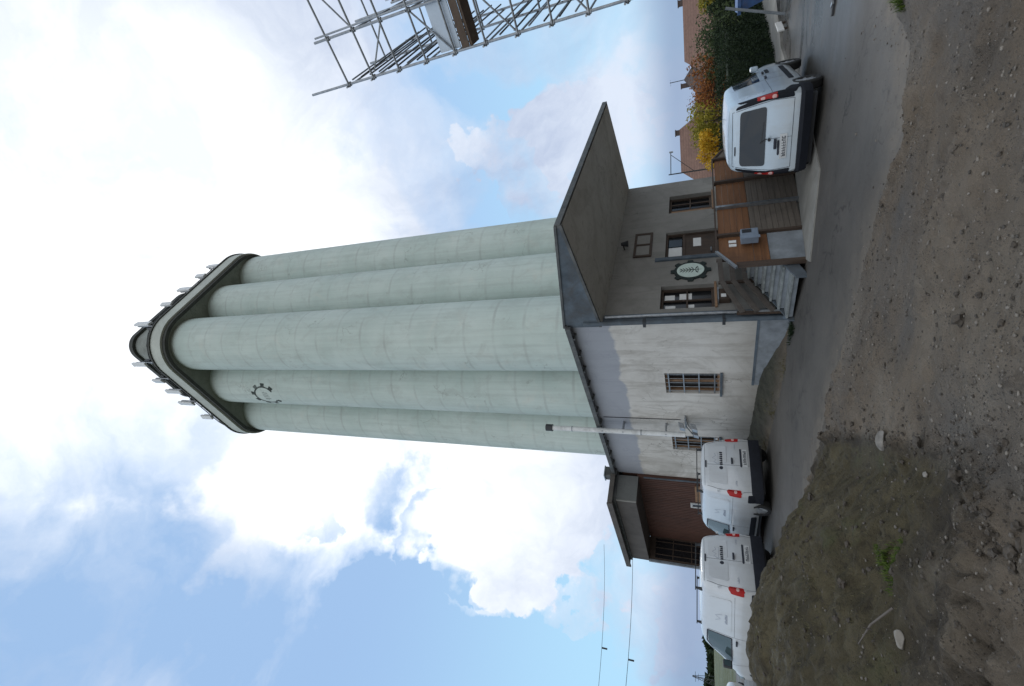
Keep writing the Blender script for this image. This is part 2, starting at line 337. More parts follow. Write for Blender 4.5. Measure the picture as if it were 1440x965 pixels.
def road_mat():
    m, nt, b = nodes('old_asphalt'); v = coords(nt)
    c = ramp(nt, noise(nt, .5, 7, .65, v, .5), .3, .7, (.056, .052, .047), (.100, .092, .082))
    c = mix(nt, ramp(nt, noise(nt, 70, 3, .6, v), .5, .7, (0, 0, 0), (.45,) * 3), c, (.15, .145, .135))
    c = mix(nt, ramp(nt, noise(nt, 1.7, 7, .7, coords(nt, (.5, 1.6, 1)), .6), .56, .75, (0, 0, 0), (.5,) * 3), c, (.13, .115, .095))
    c = mix(nt, ramp(nt, noise(nt, .9, 5, .6, v), .62, .70, (0, 0, 0), (.6,) * 3), c, (.035, .035, .036))
    cr = N(nt, 'ShaderNodeTexVoronoi', feature='DISTANCE_TO_EDGE', i_Scale=.75); vm = N(nt, 'ShaderNodeVectorMath', operation='ADD'); n3 = N(nt, 'ShaderNodeTexNoise', i_Scale=3.0, i_Detail=6); nt.links.new(v, n3.inputs['Vector']); nt.links.new(v, vm.inputs[0]); nt.links.new(n3.outputs['Color'], vm.inputs[1]); nt.links.new(vm.outputs[0], cr.inputs['Vector'])
    ck = math_(nt, 'MULTIPLY', ramp(nt, cr.outputs['Distance'], .006, .02, (.8,) * 3, (0, 0, 0)), ramp(nt, noise(nt, .6, 3, .5, v), .48, .56, (0, 0, 0), (1,) * 3)); c = mix(nt, ck, c, (.03, .028, .026))
    at = N(nt, 'ShaderNodeAttribute', attribute_name='spill'); dm = math_(nt, 'MULTIPLY', at.outputs['Fac'], ramp(nt, noise(nt, 2.2, 8, .75, v, .6), .30, .62, (0, 0, 0), (1,) * 3)); c = mix(nt, dm, c, (.165, .138, .108))
    nt.links.new(c, b.inputs['Base Color']); b.inputs['Specular IOR Level'].default_value = .38
    sx = N(nt, 'ShaderNodeSeparateXYZ'); nt.links.new(v, sx.inputs[0]); wt = N(nt, 'ShaderNodeMapRange', clamp=True); nt.links.new(math_(nt, 'ADD', sx.outputs['X'], math_(nt, 'MULTIPLY', noise(nt, .5, 5, .6, v), 3)), wt.inputs[0]); wt.inputs[1].default_value = 5.2; wt.inputs[2].default_value = 8.5
    wet = math_(nt, 'MULTIPLY', wt.outputs[0], ramp(nt, noise(nt, .9, 6, .65, coords(nt, (.5, 1.4, 1)), .6), .35, .6, (.35,) * 3, (1,) * 3))
    rr = ramp(nt, noise(nt, .35, 5, .6, v, .5), .35, .65, (.48,) * 3, (.75,) * 3); nt.links.new(mix(nt, wet, rr, (.24, .24, .24)), b.inputs['Roughness'])
    nt.links.new(mix(nt, math_(nt, 'MULTIPLY', wet, .45), c, (.04, .038, .036)), b.inputs['Base Color'])
    bump(nt, b, noise(nt, 90, 4, .7, v), .3, .006); return m
M['road'] = road_mat()
M['stone'] = simple('stone', (.20, .185, .165), .85, var=.45, scale=9, bmp=.4)
M['palestone'] = simple('pale_stone', (.25, .23, .20), .85, var=.2, scale=9, bmp=.4)
# ------------------------------------------------------------------ camera
def set_camera():
    F, HH = 645., 270.
    vp = F * F / HH
    Z = Vector((-34, 1541, -645.)).normalized(); fw = Vector((0, 0, -1)); Y = (fw - Z * fw.dot(Z)).normalized(); X = Y.cross(Z)
    Mw = Matrix((X, Y, Z))            # upright-camera -> world
    r, u, b = Mw @ Vector((1, 0, 0)), Mw @ Vector((0, 1, 0)), Mw @ Vector((0, 0, 1))
    # the photograph was taken with the camera turned on its side
    cx, cy, cz = -u, r, b
    cam = bpy.data.cameras.new('camera'); co = bpy.data.objects.new('camera', cam); COL.objects.link(co)
    co.matrix_world = Matrix(((cx.x, cy.x, cz.x, 0), (cx.y, cy.y, cz.y, 0), (cx.z, cy.z, cz.z, 2.0), (0, 0, 0, 1)))
    cam.sensor_fit = 'HORIZONTAL'; cam.sensor_width = 36; cam.lens = 36 * F / 1440; cam.clip_start = .05; cam.clip_end = 4000
    scene.camera = co
set_camera()
# ------------------------------------------------------------------ sky
def dirv(az, el): a, e = R_(az), R_(el); return (math.sin(a) * math.cos(e), math.cos(a) * math.cos(e), math.sin(e))
SUN_AZ, SUN_EL = 12, 50
def set_world():
    w = bpy.data.worlds.new('World'); scene.world = w; w.use_nodes = True; nt = w.node_tree; nt.nodes.clear()
    out = N(nt, 'ShaderNodeOutputWorld'); bg = N(nt, 'ShaderNodeBackground', i_Strength=.1); nt.links.new(bg.outputs[0], out.inputs[0])
    sky = N(nt, 'ShaderNodeTexSky'); sky.sky_type = 'NISHITA'; sky.sun_disc = False; sky.sun_elevation = R_(SUN_EL); sky.sun_rotation = R_(SUN_AZ); sky.air_density = 1.0; sky.dust_density = .8
    tc = N(nt, 'ShaderNodeTexCoord'); nrm = N(nt, 'ShaderNodeVectorMath', operation='NORMALIZE'); nt.links.new(tc.outputs['Generated'], nrm.inputs[0]); d = nrm.outputs[0]
    # clouds: wind-drawn noise plus the large masses of this sky, all by world direction
    sx = N(nt, 'ShaderNodeSeparateXYZ'); nt.links.new(d, sx.inputs[0]); zz = sx.outputs['Z']
    wn = N(nt, 'ShaderNodeTexNoise', i_Scale=2.1, i_Detail=7, i_Roughness=.56); nt.links.new(d, wn.inputs['Vector'])
    wsub = N(nt, 'ShaderNodeVectorMath', operation='SUBTRACT'); nt.links.new(wn.outputs['Color'], wsub.inputs[0]); wsub.inputs[1].default_value = (.5, .5, .5)
    wsc = N(nt, 'ShaderNodeVectorMath', operation='SCALE', i_Scale=.34); nt.links.new(wsub.outputs[0], wsc.inputs[0])
    wd = N(nt, 'ShaderNodeVectorMath', operation='ADD'); nt.links.new(d, wd.inputs[0]); nt.links.new(wsc.outputs[0], wd.inputs[1]); dw = wd.outputs[0]
    def blob(az_dir, rad, wgt, src=None):
        dp = N(nt, 'ShaderNodeVectorMath', operation='DOT_PRODUCT'); nt.links.new(src or dw, dp.inputs[0]); v = Vector(az_dir).normalized(); dp.inputs[1].default_value = v
        mr = N(nt, 'ShaderNodeMapRange', interpolation_type='SMOOTHSTEP', clamp=True); nt.links.new(dp.outputs['Value'], mr.inputs[0])
        mr.inputs[1].default_value = math.cos(R_(rad)); mr.inputs[2].default_value = math.cos(R_(rad * .35)); mr.inputs[3].default_value = 0; mr.inputs[4].default_value = wgt
        return mr.outputs[0]
    cov = None
    for bl in [((.26, .48, .83), 36, 1.0), ((-.02, .60, .80), 16, .6), ((-.18, .70, .69), 16, .7), ((-.20, .80, .56), 13, .7), ((-.30, .87, .39), 12, .8), ((-.36, .85, .38), 6, .6), ((-.2, .9, .38), 13, .5), ((-.31, .92, .25), 8, .8),
               ((-.56, .70, .45), 27, -1.0), ((-.30, .79, .50), 6, -.6), ((-.50, .80, .33), 14, -.5), ((-.33, .34, .88), 22, -.38), ((-.46, .50, .73), 22, .12), ((-.42, .66, .62), 9, .25), ((.35, .68, .64), 17, .40), ((-.53, .83, .18), 5, .5), ((-.46, .87, .16), 5, .4),
               ((.44, .80, .40), 15, -.80), ((.40, .88, .20), 5, .55), ((.573, .804, .17), 7, .7), ((.49, .866, .11), 14, .6), ((-.48, .86, .10), 11, .5)]:
        o = blob(*bl); cov = o if cov is None else math_(nt, 'ADD', cov, o)
    cl_ = N(nt, 'ShaderNodeClamp', i_Min=-.75, i_Max=.85); nt.links.new(cov, cl_.inputs[0]); cov = cl_.outputs[0]
    mp = N(nt, 'ShaderNodeMapping'); mp.inputs['Scale'].default_value = (.8, 1.0, 2.2); mp.inputs['Rotation'].default_value = (R_(20), R_(-35), 0); nt.links.new(dw, mp.inputs['Vector'])
    n1 = noise(nt, 2.6, 9, .58, mp.outputs[0], .35); n2 = noise(nt, 9, 8, .6, mp.outputs[0], .3)
    calm = math_(nt, 'ADD', 2.0, math_(nt, 'ADD', blob((.45, .75, .48), 40, -1.3, d), blob((-.52, .78, .35), 20, -1.2, d))); cov = math_(nt, 'ADD', cov, math_(nt, 'MULTIPLY', math_(nt, 'SUBTRACT', n1, .5), calm)); cov = math_(nt, 'ADD', cov, math_(nt, 'MULTIPLY', math_(nt, 'SUBTRACT', n2, .5), .75))
    covr = ramp(nt, math_(nt, 'ADD', math_(nt, 'MULTIPLY', cov, .85), .40), .0, 1.0, (0, 0, 0), (1, 1, 1))
    # clear sky: Nishita lifted by thin high haze
    blue = mix(nt, .85, sky.outputs[0], (3.9, 6.0, 9.2))
    hz = N(nt, 'ShaderNodeMapRange', clamp=True, interpolation_type='SMOOTHSTEP'); nt.links.new(zz, hz.inputs[0]); hz.inputs[1].default_value = .62; hz.inputs[2].default_value = .12; hz.inputs[3].default_value = 0; hz.inputs[4].default_value = .75
    blue = mix(nt, hz.outputs[0], blue, (4.9, 8.2, 10.4))
    # cloud body: brilliant near the hidden sun, greyer away from it and low down
    glow = blob((.14, .45, .88), 36, 1.0, d); glow2 = blob((-.24, .82, .53), 24, 1.0, d)
    gl = math_(nt, 'ADD', glow, glow2, clamp=True)
    shade = ramp(nt, noise(nt, 3.4, 7, .6, dw, .4), .36, .62, (0, 0, 0), (1, 1, 1))
    dull = mix(nt, shade, (4.5, 5.4, 7.4), (7.6, 8.4, 9.8)); bright = mix(nt, shade, (9.6, 10.2, 11.0), (13.0, 13.2, 13.4))
    cl = mix(nt, gl, dull, bright)
    low = N(nt, 'ShaderNodeMapRange', clamp=True, interpolation_type='SMOOTHSTEP'); nt.links.new(zz, low.inputs[0]); low.inputs[1].default_value = .12; low.inputs[2].default_value = .035; low.inputs[3].default_value = 0; low.inputs[4].default_value = .8
    c = mix(nt, covr, blue, cl); c = mix(nt, low.outputs[0], c, (2.7, 3.7, 5.6))
    # behind the camera: plain broken overcast
    bk = N(nt, 'ShaderNodeMapRange', clamp=True, interpolation_type='SMOOTHSTEP'); nt.links.new(sx.outputs['Y'], bk.inputs[0]); bk.inputs[1].default_value = .15; bk.inputs[2].default_value = -.25; bk.inputs[3].default_value = 0; bk.inputs[4].default_value = 1
    c = mix(nt, bk.outputs[0], c, mix(nt, shade, (8.0, 8.8, 9.8), (11.0, 11.2, 11.4)))
    gd = N(nt, 'ShaderNodeMapRange', clamp=True); nt.links.new(zz, gd.inputs[0]); gd.inputs[1].default_value = -.02; gd.inputs[2].default_value = -.08; gd.inputs[3].default_value = 0; gd.inputs[4].default_value = 1
    c = mix(nt, gd.outputs[0], c, (1.0, .95, .85))
    nt.links.new(c, bg.inputs[0])
set_world()
sl = bpy.data.lights.new('sun', 'SUN'); sl.energy = .9; sl.angle = R_(14); sl.color = (1, .96, .9)
so = bpy.data.objects.new('sun', sl); COL.objects.link(so); so.rotation_euler = Vector(dirv(SUN_AZ, SUN_EL)).to_track_quat('Z', 'Y').to_euler(); so.location = (0, 0, 60)
scene.view_settings.view_transform = 'Standard'; scene.view_settings.look = 'None'; scene.view_settings.exposure = 0; scene.view_settings.gamma = 1
scene.render.engine = 'CYCLES'; scene.cycles.max_bounces = 6

# ------------------------------------------------------------------ ground, road
def axis(lo, hi, fine_lo, fine_hi, step, grow=1.12):
    a = list(np.arange(fine_lo, fine_hi + 1e-6, step)); s = step
    while a[-1] < hi: s *= grow; a.append(min(a[-1] + s, hi))
    s = step
    while a[0] > lo: s *= grow; a.insert(0, max(a[0] - s, lo))
    return np.array(a)
def grid(name, xs, ys, Z, mat, keep=None):
    nx, ny = len(xs), len(ys); X, Y = np.meshgrid(xs, ys)
    co = np.stack([X, Y, Z], -1).reshape(-1, 3)
    i = np.arange((nx - 1) * (ny - 1)); r = i // (nx - 1); c = i % (nx - 1); a = r * nx + c
    f = np.stack([a, a + 1, a + nx + 1, a + nx], -1)
    if keep is not None: f = f[keep.reshape(-1)[a]]
    me = bpy.data.meshes.new(name); me.vertices.add(len(co)); me.vertices.foreach_set('co', co.ravel())
    me.loops.add(f.size); me.loops.foreach_set('vertex_index', f.ravel()); me.polygons.add(len(f)); me.polygons.foreach_set('loop_start', np.arange(0, f.size, 4)); me.polygons.foreach_set('loop_total', np.full(len(f), 4))
    me.polygons.foreach_set('use_smooth', np.ones(len(f), bool)); me.update(); me.validate(); me.materials.append(mat)
    o = bpy.data.objects.new(name, me); COL.objects.link(o); return o
xs = axis(-1500, 1500, -7.5, 6, .045); ys = axis(-60, 2500, 1.6, 11.5, .045)
X, Y = np.meshgrid(xs, ys); Hh, dirt, md, bk = zones(X, Y)
gr = grid('ground', xs, ys, Hh, M['ground']); struct(gr)
fld = sst(16, 26, np.hypot(X + 2, Y - 6)) * sst(5, -5, X - Y * .1)
at = gr.data.attributes.new('zone', 'FLOAT_VECTOR', 'POINT'); at.data.foreach_set('vector', np.stack([md, bk, fld], -1).reshape(-1))
rx = axis(-32, 60, -9, 9, .3, 1.15); ry = axis(4.6, 34, 5, 18, .3, 1.1); X, Y = np.meshgrid(rx, ry)
rd = grid('road', rx, ry, zroad(X) + .0 - .012 + 0 * Y, M['road']); struct(rd)
at = rd.data.attributes.new('spill', 'FLOAT', 'POINT'); at.data.foreach_set('value', np.exp(-np.maximum(Y - np.interp(X, _EX, _EY), 0) / .5).reshape(-1))
def flat(name, pts, dz, mat, th=.1, sub=1):
    bm = bmesh.new(); vs = [bm.verts.new((x, y, 0)) for x, y in pts]; bm.faces.new(vs)
    bmesh.ops.triangulate(bm, faces=bm.faces); bmesh.ops.subdivide_edges(bm, edges=bm.edges, cuts=6, use_grid_fill=True)
    r = bmesh.ops.extrude_face_region(bm, geom=bm.faces[:]); top = [g for g in r['geom'] if isinstance(g, bmesh.types.BMVert)]; ts = set(top)
    for v in bm.verts: v.co.z = RH(v.co.x) + (dz if v in ts else dz - th)
    bmesh.ops.recalc_face_normals(bm, faces=bm.faces); me = bpy.data.meshes.new(name); bm.to_mesh(me); bm.free(); me.materials.append(mat)
    o = bpy.data.objects.new(name, me); COL.objects.link(o); return o
struct(flat('verge', [(6.2, 15.3), (7.6, 15.4), (9.5, 17.35), (12, 18.7), (25, 30.3), (23.2, 31.8), (9.2, 19.4), (5.6, 16.4)], .07, M['concrete'], .15))
struct(flat('concrete_apron', [(1.62, 11.25), (1.50, 10.85), (3.3, 10.7), (5.3, 12.6), (5.6, 15.3), (5.2, 14.7)], .012, M['concrete'], .1))

# ------------------------------------------------------------------ silo tower
TA = R_(44.9); TL = (-math.sin(TA), math.cos(TA)); TR = (math.cos(TA), math.sin(TA)); T0 = (.32, 16.3)
TF = Frame(T0, TL, TR); S = 2.79; RC = 1.385; ZU = 27.15; ZT = 28.08
tower = thing('silo_tower', 'tall pale green concrete grain silo of clustered round cylinders with a flat overhanging cap', 'silo', (T0[0], T0[1], 0))
def vcyl(c, r, z0, z1, n=72, zs=2):
    m = MB(); vs = []; 
    for k in range(zs):
        z = z0 + (z1 - z0) * k / (zs - 1)
        for i in range(n): a = 2 * math.pi * i / n; vs.append((c[0] + r * math.cos(a), c[1] + r * math.sin(a), z))
    m.add(vs, [(k * n + i, k * n + (i + 1) % n, (k + 1) * n + (i + 1) % n, (k + 1) * n + i) for k in range(zs - 1) for i in range(n)]); return m
for i in range(3):
    for j in range(3):
        c = TF(S * i, S * j, 0); rr = RC + .0015 * (i + j)
        vcyl(c, rr, 0, ZU + .05).build('silo_cylinder', M['silo'], tower, smooth='all')
def rrect(F, a0, a1, b0, b1, r, n=10, rn=None):
    """rounded rectangle outline; corner at (a0,b0) may have its own radius"""
    pts = []
    for (ca, cb, s, rad) in ((a0, b0, 180, rn or r), (a1, b0, 270, r), (a1, b1, 0, r), (a0, b1, 90, r)):
        cx = ca + rad if ca == a0 else ca - rad; cy = cb + rad if cb == b0 else cb - rad
        for k in range(n + 1): t = R_(s + 90 * k / n); pts.append((cx + rad * math.cos(t), cy + rad * math.sin(t)))
    return pts
def plate(F, outl, z0, z1): m = MB(); m.prism([F(a, b, z0) for a, b in outl], (0, 0, z1 - z0)); return m
def band(F, o1, o2, z0, z1):  # ring between outline o1 (outer) and o2 (inner)
    n = len(o1); m = MB(); m.add([F(a, b, z0) for a, b in o1] + [F(a, b, z0) for a, b in o2] + [F(a, b, z1) for a, b in o1] + [F(a, b, z1) for a, b in o2],
        [(i, (i + 1) % n, 2 * n + (i + 1) % n, 2 * n + i) for i in range(n)] + [(n + i, n + (i + 1) % n, 3 * n + (i + 1) % n, 3 * n + i) for i in range(n)] +
        [(i, (i + 1) % n, n + (i + 1) % n, n + i) for i in range(n)] + [(2 * n + i, 2 * n + (i + 1) % n, 3 * n + (i + 1) % n, 3 * n + i) for i in range(n)]); return m
E0, E1 = -1.88, 2 * S + 1.36
o_out = rrect(TF, E0, E1, E0, E1, 1.8, 14, 2.0); o_in = rrect(TF, E0 + .22, E1 - .22, E0 + .22, E1 - .22, 1.6, 14, 1.8); o_in2 = rrect(TF, E0 + .1, E1 - .1, E0 + .1, E1 - .1, 1.7, 14, 1.9)
o_big = rrect(TF, E0 - .06, E1 + .06, E0 - .06, E1 + .06, 1.85, 14, 2.05)
plate(TF, o_in, ZU + .05, ZU + .15).build('slab_underside', M['under'], tower)
band(TF, o_in2, rrect(TF, E0 + .26, E1 - .26, E0 + .26, E1 - .26, 1.56, 14, 1.76), ZU - .06, ZU + .15).build('drip_edge', M['darkedge'], tower, smooth=True)
plate(TF, o_out, ZU + .152, ZT).build('slab_band', M['slab'], tower, smooth=True)
band(TF, o_big, o_in, ZT + .003, ZT + .12).build('coping', M['darkedge'], tower, smooth=True)
# machine floor set back on the cap, with its own dark roof edge
t_o = rrect(TF, -.86, 4.0, -.86, 4.0, .9, 12, .8)
plate(TF, t_o, ZT + .004, 31.1).build('machine_floor', M['tier'], tower, smooth=True)
band(TF, rrect(TF, -1.0, 4.15, -1.0, 4.15, 1.0, 12, .9), rrect(TF, -.6, 3.7, -.6, 3.7, .8, 12, .7), 31.102, 31.42).build('roof_edge', M['darkedge'], tower, smooth=True)
for k in range(5):
    a = .3 + k * .72
    for F2 in (lambda a, b, z: TF(a, b, z), lambda a, b, z: TF(b, a, z)):
        m = MB(); m.hexa([F2(a, -.866, 29.0), F2(a + .45, -.866, 29.0), F2(a + .45, -.81, 29.0), F2(a, -.81, 29.0), F2(a, -.866, 30.0), F2(a + .45, -.866, 30.0), F2(a + .45, -.81, 30.0), F2(a, -.81, 30.0)])
        m.build('louvre', M['darkmetal'], tower)
rl = MB(); 
def rail_run(m, F, outl, z, hs, r=.025):
    n = len(outl)
    for h in hs:
        for i in range(n):
            m.tube(F(*outl[i], z + h), F(*outl[(i + 1) % n], z + h), r, 5)
    d = 0; last = None
    for i in range(n):
        p = F(*outl[i], 0); q = F(*outl[(i + 1) % n], 0); L = (q - p).length; k = max(1, int(L / 1.3))
        for j in range(k):
            s = p.lerp(q, j / k)
            if last is None or (s - last).length > .7: m.tube((s.x, s.y, z), (s.x, s.y, z + max(hs)), r, 5); last = s
rail_run(rl, TF, rrect(TF, -1.6, E1 - .3, -1.6, E1 - .3, 1.6, 6, 2.2), ZT + .1, (.5, 1.05)); rl.build('guard_rail', M['darkmetal'], tower)
# painted emblem on the upper part of the second cylinder: toothed ring, partly worn, with lettering strokes
def wrap(c, r, ang, z):  # ang: from +X around centre
    return (c.x + (r + .006) * math.cos(ang), c.y + (r + .006) * math.sin(ang), z)
cE = TF(S, 0, 0); em = MB(); rE = RC + .002
A0 = math.radians(-127.5); zc = 23.25
def wpoly(m, pts, sub=6):
    # pts in (arc metres, z) -> wrapped quad strips
    n = len(pts); m.add([wrap(cE, rE, A0 + p[0] / rE, zc + p[1]) for p in pts], [tuple(range(n))])
def arc_strip(m, r0, r1, t0, t1, n, sx=1.0, sz=1.25, f=wpoly):
    for k in range(n):
        a, b = R_(t0 + (t1 - t0) * k / n), R_(t0 + (t1 - t0) * (k + 1) / n)
        f(m, [(r0 * sx * math.cos(a), r0 * sz * math.sin(a)), (r1 * sx * math.cos(a), r1 * sz * math.sin(a)), (r1 * sx * math.cos(b), r1 * sz * math.sin(b)), (r0 * sx * math.cos(b), r0 * sz * math.sin(b))])
arc_strip(em, .52, .60, -60, 235, 60)
for t in range(-45, 240, 40): arc_strip(em, .60, .76, t - 9, t + 9, 4)
ob_ = em.build('painted_emblem', M['emblem_worn'], tower, recalc=False)
em = MB()
for x0 in (-.22, -.08, .05, .18): wpoly(em, [(x0, -.25), (x0 + .03, -.25), (x0 + .05, .12), (x0 + .02, .12)])
wpoly(em, [(-.28, -.05), (.28, -.02), (.28, .02), (-.28, -.01)])
em.build('emblem_strokes', M['emblem_worn'], ob_, recalc=False)

for k in range(9):
    for sd in (0, 1):
        a_ = .2 + .62 * k + .1 * sd; hh_ = .5 + .45 * ((k * 7 + sd * 3) % 5) / 4; F2 = (lambda a, b, z: TF(a, b, z)) if sd else (lambda a, b, z: TF(b, a, z))
        m = MB(); p_ = F2(a_, -1.35, 0); m.box(Frame((p_.x, p_.y, 0), TL, TR), -.12, .12, -.1, .1, ZT + .12, ZT + .12 + hh_); m.build('equipment_cabinet', M['darkmetal'] if k % 2 else M['tier'], tower)
# panel antennas clamped to the guard rail round the cap
AR = [(4.74, 29.1), (3.85, 29.4), (2.6, 29.45), (1.38, 29.6), (-.25, 29.7)]; AL = [(-.35, 29.9), (.95, 30.0), (1.9, 29.8), (2.95, 29.95), (4.3, 29.6)]
proto = None
lab = {0: 'white antenna on the right side of the silo cap, %s', 1: 'white antenna on the left side of the silo cap, %s'}
ordn = ['nearest the front', 'second from the front', 'third from the front', 'fourth from the front', 'farthest back']
def copy_tree(o, parent=None):
    c = o.copy(); COL.objects.link(c); c.parent = parent
    for ch in [x for x in bpy.data.objects if x.parent == o]: copy_tree(ch, c)
    return c
def antenna_proto():
    t = thing('panel_antenna', 'x', 'antenna', (0, 0, 0), 'panel antennas on the silo cap', local=True)
    m = MB(); m.box(W, -.14, .14, .10, .22, -.56, .56); m.build('panel', M['antenna'], t, bevel=.03)
    m = MB(); m.tube((0, 0, -1.3), (0, 0, .5), .045, 8); m.build('mount_pole', M['galv'], t)
    for z in (-.5, .5):
        m = MB(); m.box(W, -.03, .03, .0, .12, z - .04, z + .04); m.build('bracket', M['darkmetal'], t)
    m = MB(); m.box(W, -.10, .10, -.22, -.05, -.55, -.15); m.build('radio_unit', M['darkmetal'], t); m = MB(); m.path([(0, -.1, -.5), (.05, -.25, -.9), (0, -.4, -1.3)], .02, 6); m.build('cable', M['black'], t)
    return t
ap = antenna_proto(); first = True
for side, arr in ((0, sorted(AR)), (1, sorted(AL))):
    for k, (p, z) in enumerate(arr):
        o = ap if first else copy_tree(ap); first = False
        z -= .38; q = TF(-1.66, p, z) if side == 0 else TF(p, -1.66, z)
        o.location = q; out = Vector((-TL[0], -TL[1])) if side == 0 else Vector((-TR[0], -TR[1]))
        o.rotation_euler = (0, 0, math.atan2(-out.x, out.y) + R_([8, -12, 5, -6, 10][k])); o['label'] = lab[side] % ordn[k]; o.scale = ((1, .8, 1.1, .9, 1)[(k + side) % 5], 1, (1.1, .8, 1, .7, 1.15)[(k + 2 * side) % 5])

# ------------------------------------------------------------------ warehouse building
BF = Frame((P0[0], P0[1], 0), LD, RD)   # a: along the white wall, b: along the grey wall; outside is negative
bld = thing('warehouse_building', 'low concrete warehouse at the foot of the silo with stained white wall and deep canopy', 'building', (P0[0], P0[1], 0))
def wall(F, along, u0, u1, z0, z1, t, holes):
    us = sorted({u0, u1, *[h[0] for h in holes], *[h[1] for h in holes]}); zs = sorted({z0, z1, *[h[2] for h in holes], *[h[3] for h in holes]})
    m = MB()
    for a, b in zip(us[:-1], us[1:]):
        runs = []
        for c, d in zip(zs[:-1], zs[1:]):
            if any(h[0] <= (a + b) / 2 <= h[1] and h[2] <= (c + d) / 2 <= h[3] for h in holes): continue
            if runs and abs(runs[-1][1] - c) < 1e-6: runs[-1][1] = d
            else: runs.append([c, d])
        for c, d in runs:
            m.box(F, a, b, 0, t, c, d) if along == 'a' else m.box(F, 0, t, a, b, c, d)
    return m
WH = [(2.16, 3.14, 1.6, 3.1), (5.62, 6.6, 1.6, 3.1)]
wall(BF, 'a', 0, 8.75, -.4, 5.5, .3, WH).build('white_wall', M['white_wall'], bld)
GH = [(.5, 1.4, 1.72, 3.08), (2.7, 3.9, .95, 3.02), (4.95, 5.95, 1.68, 2.98)]
wall(BF, 'b', .3, 6.85, -.8, 5.0, .3, GH).build('grey_wall', M['grey_wall'], bld)
m = MB(); m.box(BF, .3, 8.75, 6.6, 6.85, -.8, 5.2); m.box(BF, 8.5, 8.75, .3, 6.6, -.4, 5.2); m.build('back_wall', M['grey_wall'], bld)
m = MB(); m.box(BF, .31, 8.6, .31, 6.6, 5.2, 5.35); m.build('roof', M['rooftar'], bld)
# plinth, proud of the white wall
m = MB(); m.box(BF, -.03, 2.6, -.045, -.001, -.4, .73); m.build('plinth', M['plinth'], bld)
m = MB(); m.box(BF, -.05, 2.62, -.055, -.001, .732, .79); m.build('plinth_ledge', M['bluegrey'], bld)
# eaves: dark gutter board
m = MB(); m.box(BF, -.10, 8.8, -.16, .3, 5.502, 5.60); m.box(BF, -.10, 8.8, -.26, -.14, 5.42, 5.56); m.build('gutter', M['gutter'], bld)
m = MB()
for k in range(12): m.box(BF, .3 + k * .74, .34 + k * .74, -.25, -.01, 5.36, 5.42)
m.build('gutter_brackets', M['gutter'], bld)
# canopy: tapered slab, thick at the wall
cn = MB()
def cz(b, s): return s - .2 * b / 6.9
near, farb = -.03, 6.9
lo = lambda b: [BF(-.001, b, cz(b, 4.56)), BF(-3.3, b, cz(b, 4.95))]
cn.add([BF(-.001, near, 4.56), BF(-3.3, near, 4.95), BF(-3.3, near, 5.03), BF(-.001, near, 5.58), BF(-.001, farb, 4.42), BF(-3.08, farb, 4.72), BF(-3.08, farb, 4.80), BF(-.001, farb, 5.38)],
       [(0, 1, 2, 3), (7, 6, 5, 4), (0, 4, 5, 1), (1, 5, 6, 2), (2, 6, 7, 3), (3, 7, 4, 0)]); cn.build('canopy', M['soffit'], bld)
m = MB(); m.hexa([BF(.0, near - .05, 4.62), BF(-3.34, near - .05, 4.97), BF(-3.34, near - .002, 4.97), BF(.0, near - .002, 4.62), BF(.0, near - .05, 5.60), BF(-3.34, near - .05, 5.05), BF(-3.34, near - .002, 5.05), BF(.0, near - .002, 5.60)]); m.build('canopy_end', M['bluegrey'], bld)
m = MB(); m.beam(BF(-.0, near - .03, 4.60), BF(-3.36, near - .03, 4.96), .07, .07); m.beam(BF(.0, near - .03, 5.63), BF(-3.36, near - .03, 5.08), .10, .06)
m.beam(BF(-3.34, near - .05, 5.03), BF(-3.12, farb + .03, 4.80), .09, .14); m.build('canopy_edge', M['gutter'], bld)
# downpipes at the corner
m = MB(); m.path([BF(-.16, -.10, 5.05), BF(-.12, -.09, 4.4), BF(-.12, -.09, .25), BF(-.3, -.25, .12)], .06, 10); m.build('downpipe', M['bluegrey'], bld, smooth=True)
m = MB(); m.path([BF(-.09, .18, 4.5), BF(-.09, .18, .9)], .045, 10); m.path([BF(-.09, .18, .9), BF(-.25, .02, .78), BF(-.25, .02, .15)], .04, 8); m.build('downpipe', M['galv'], bld, smooth=True)
m = MB()
for z in (3.4, 1.5): m.box(BF, -.2, -.001, -.16, -.0, z, z + .07)
m.build('pipe_clamp', M['black'], bld)
m = MB(); m.box(BF, -.05, -.001, .04, .30, -.3, 4.55); m.build('corner_strip', M['bluegrey'], bld)
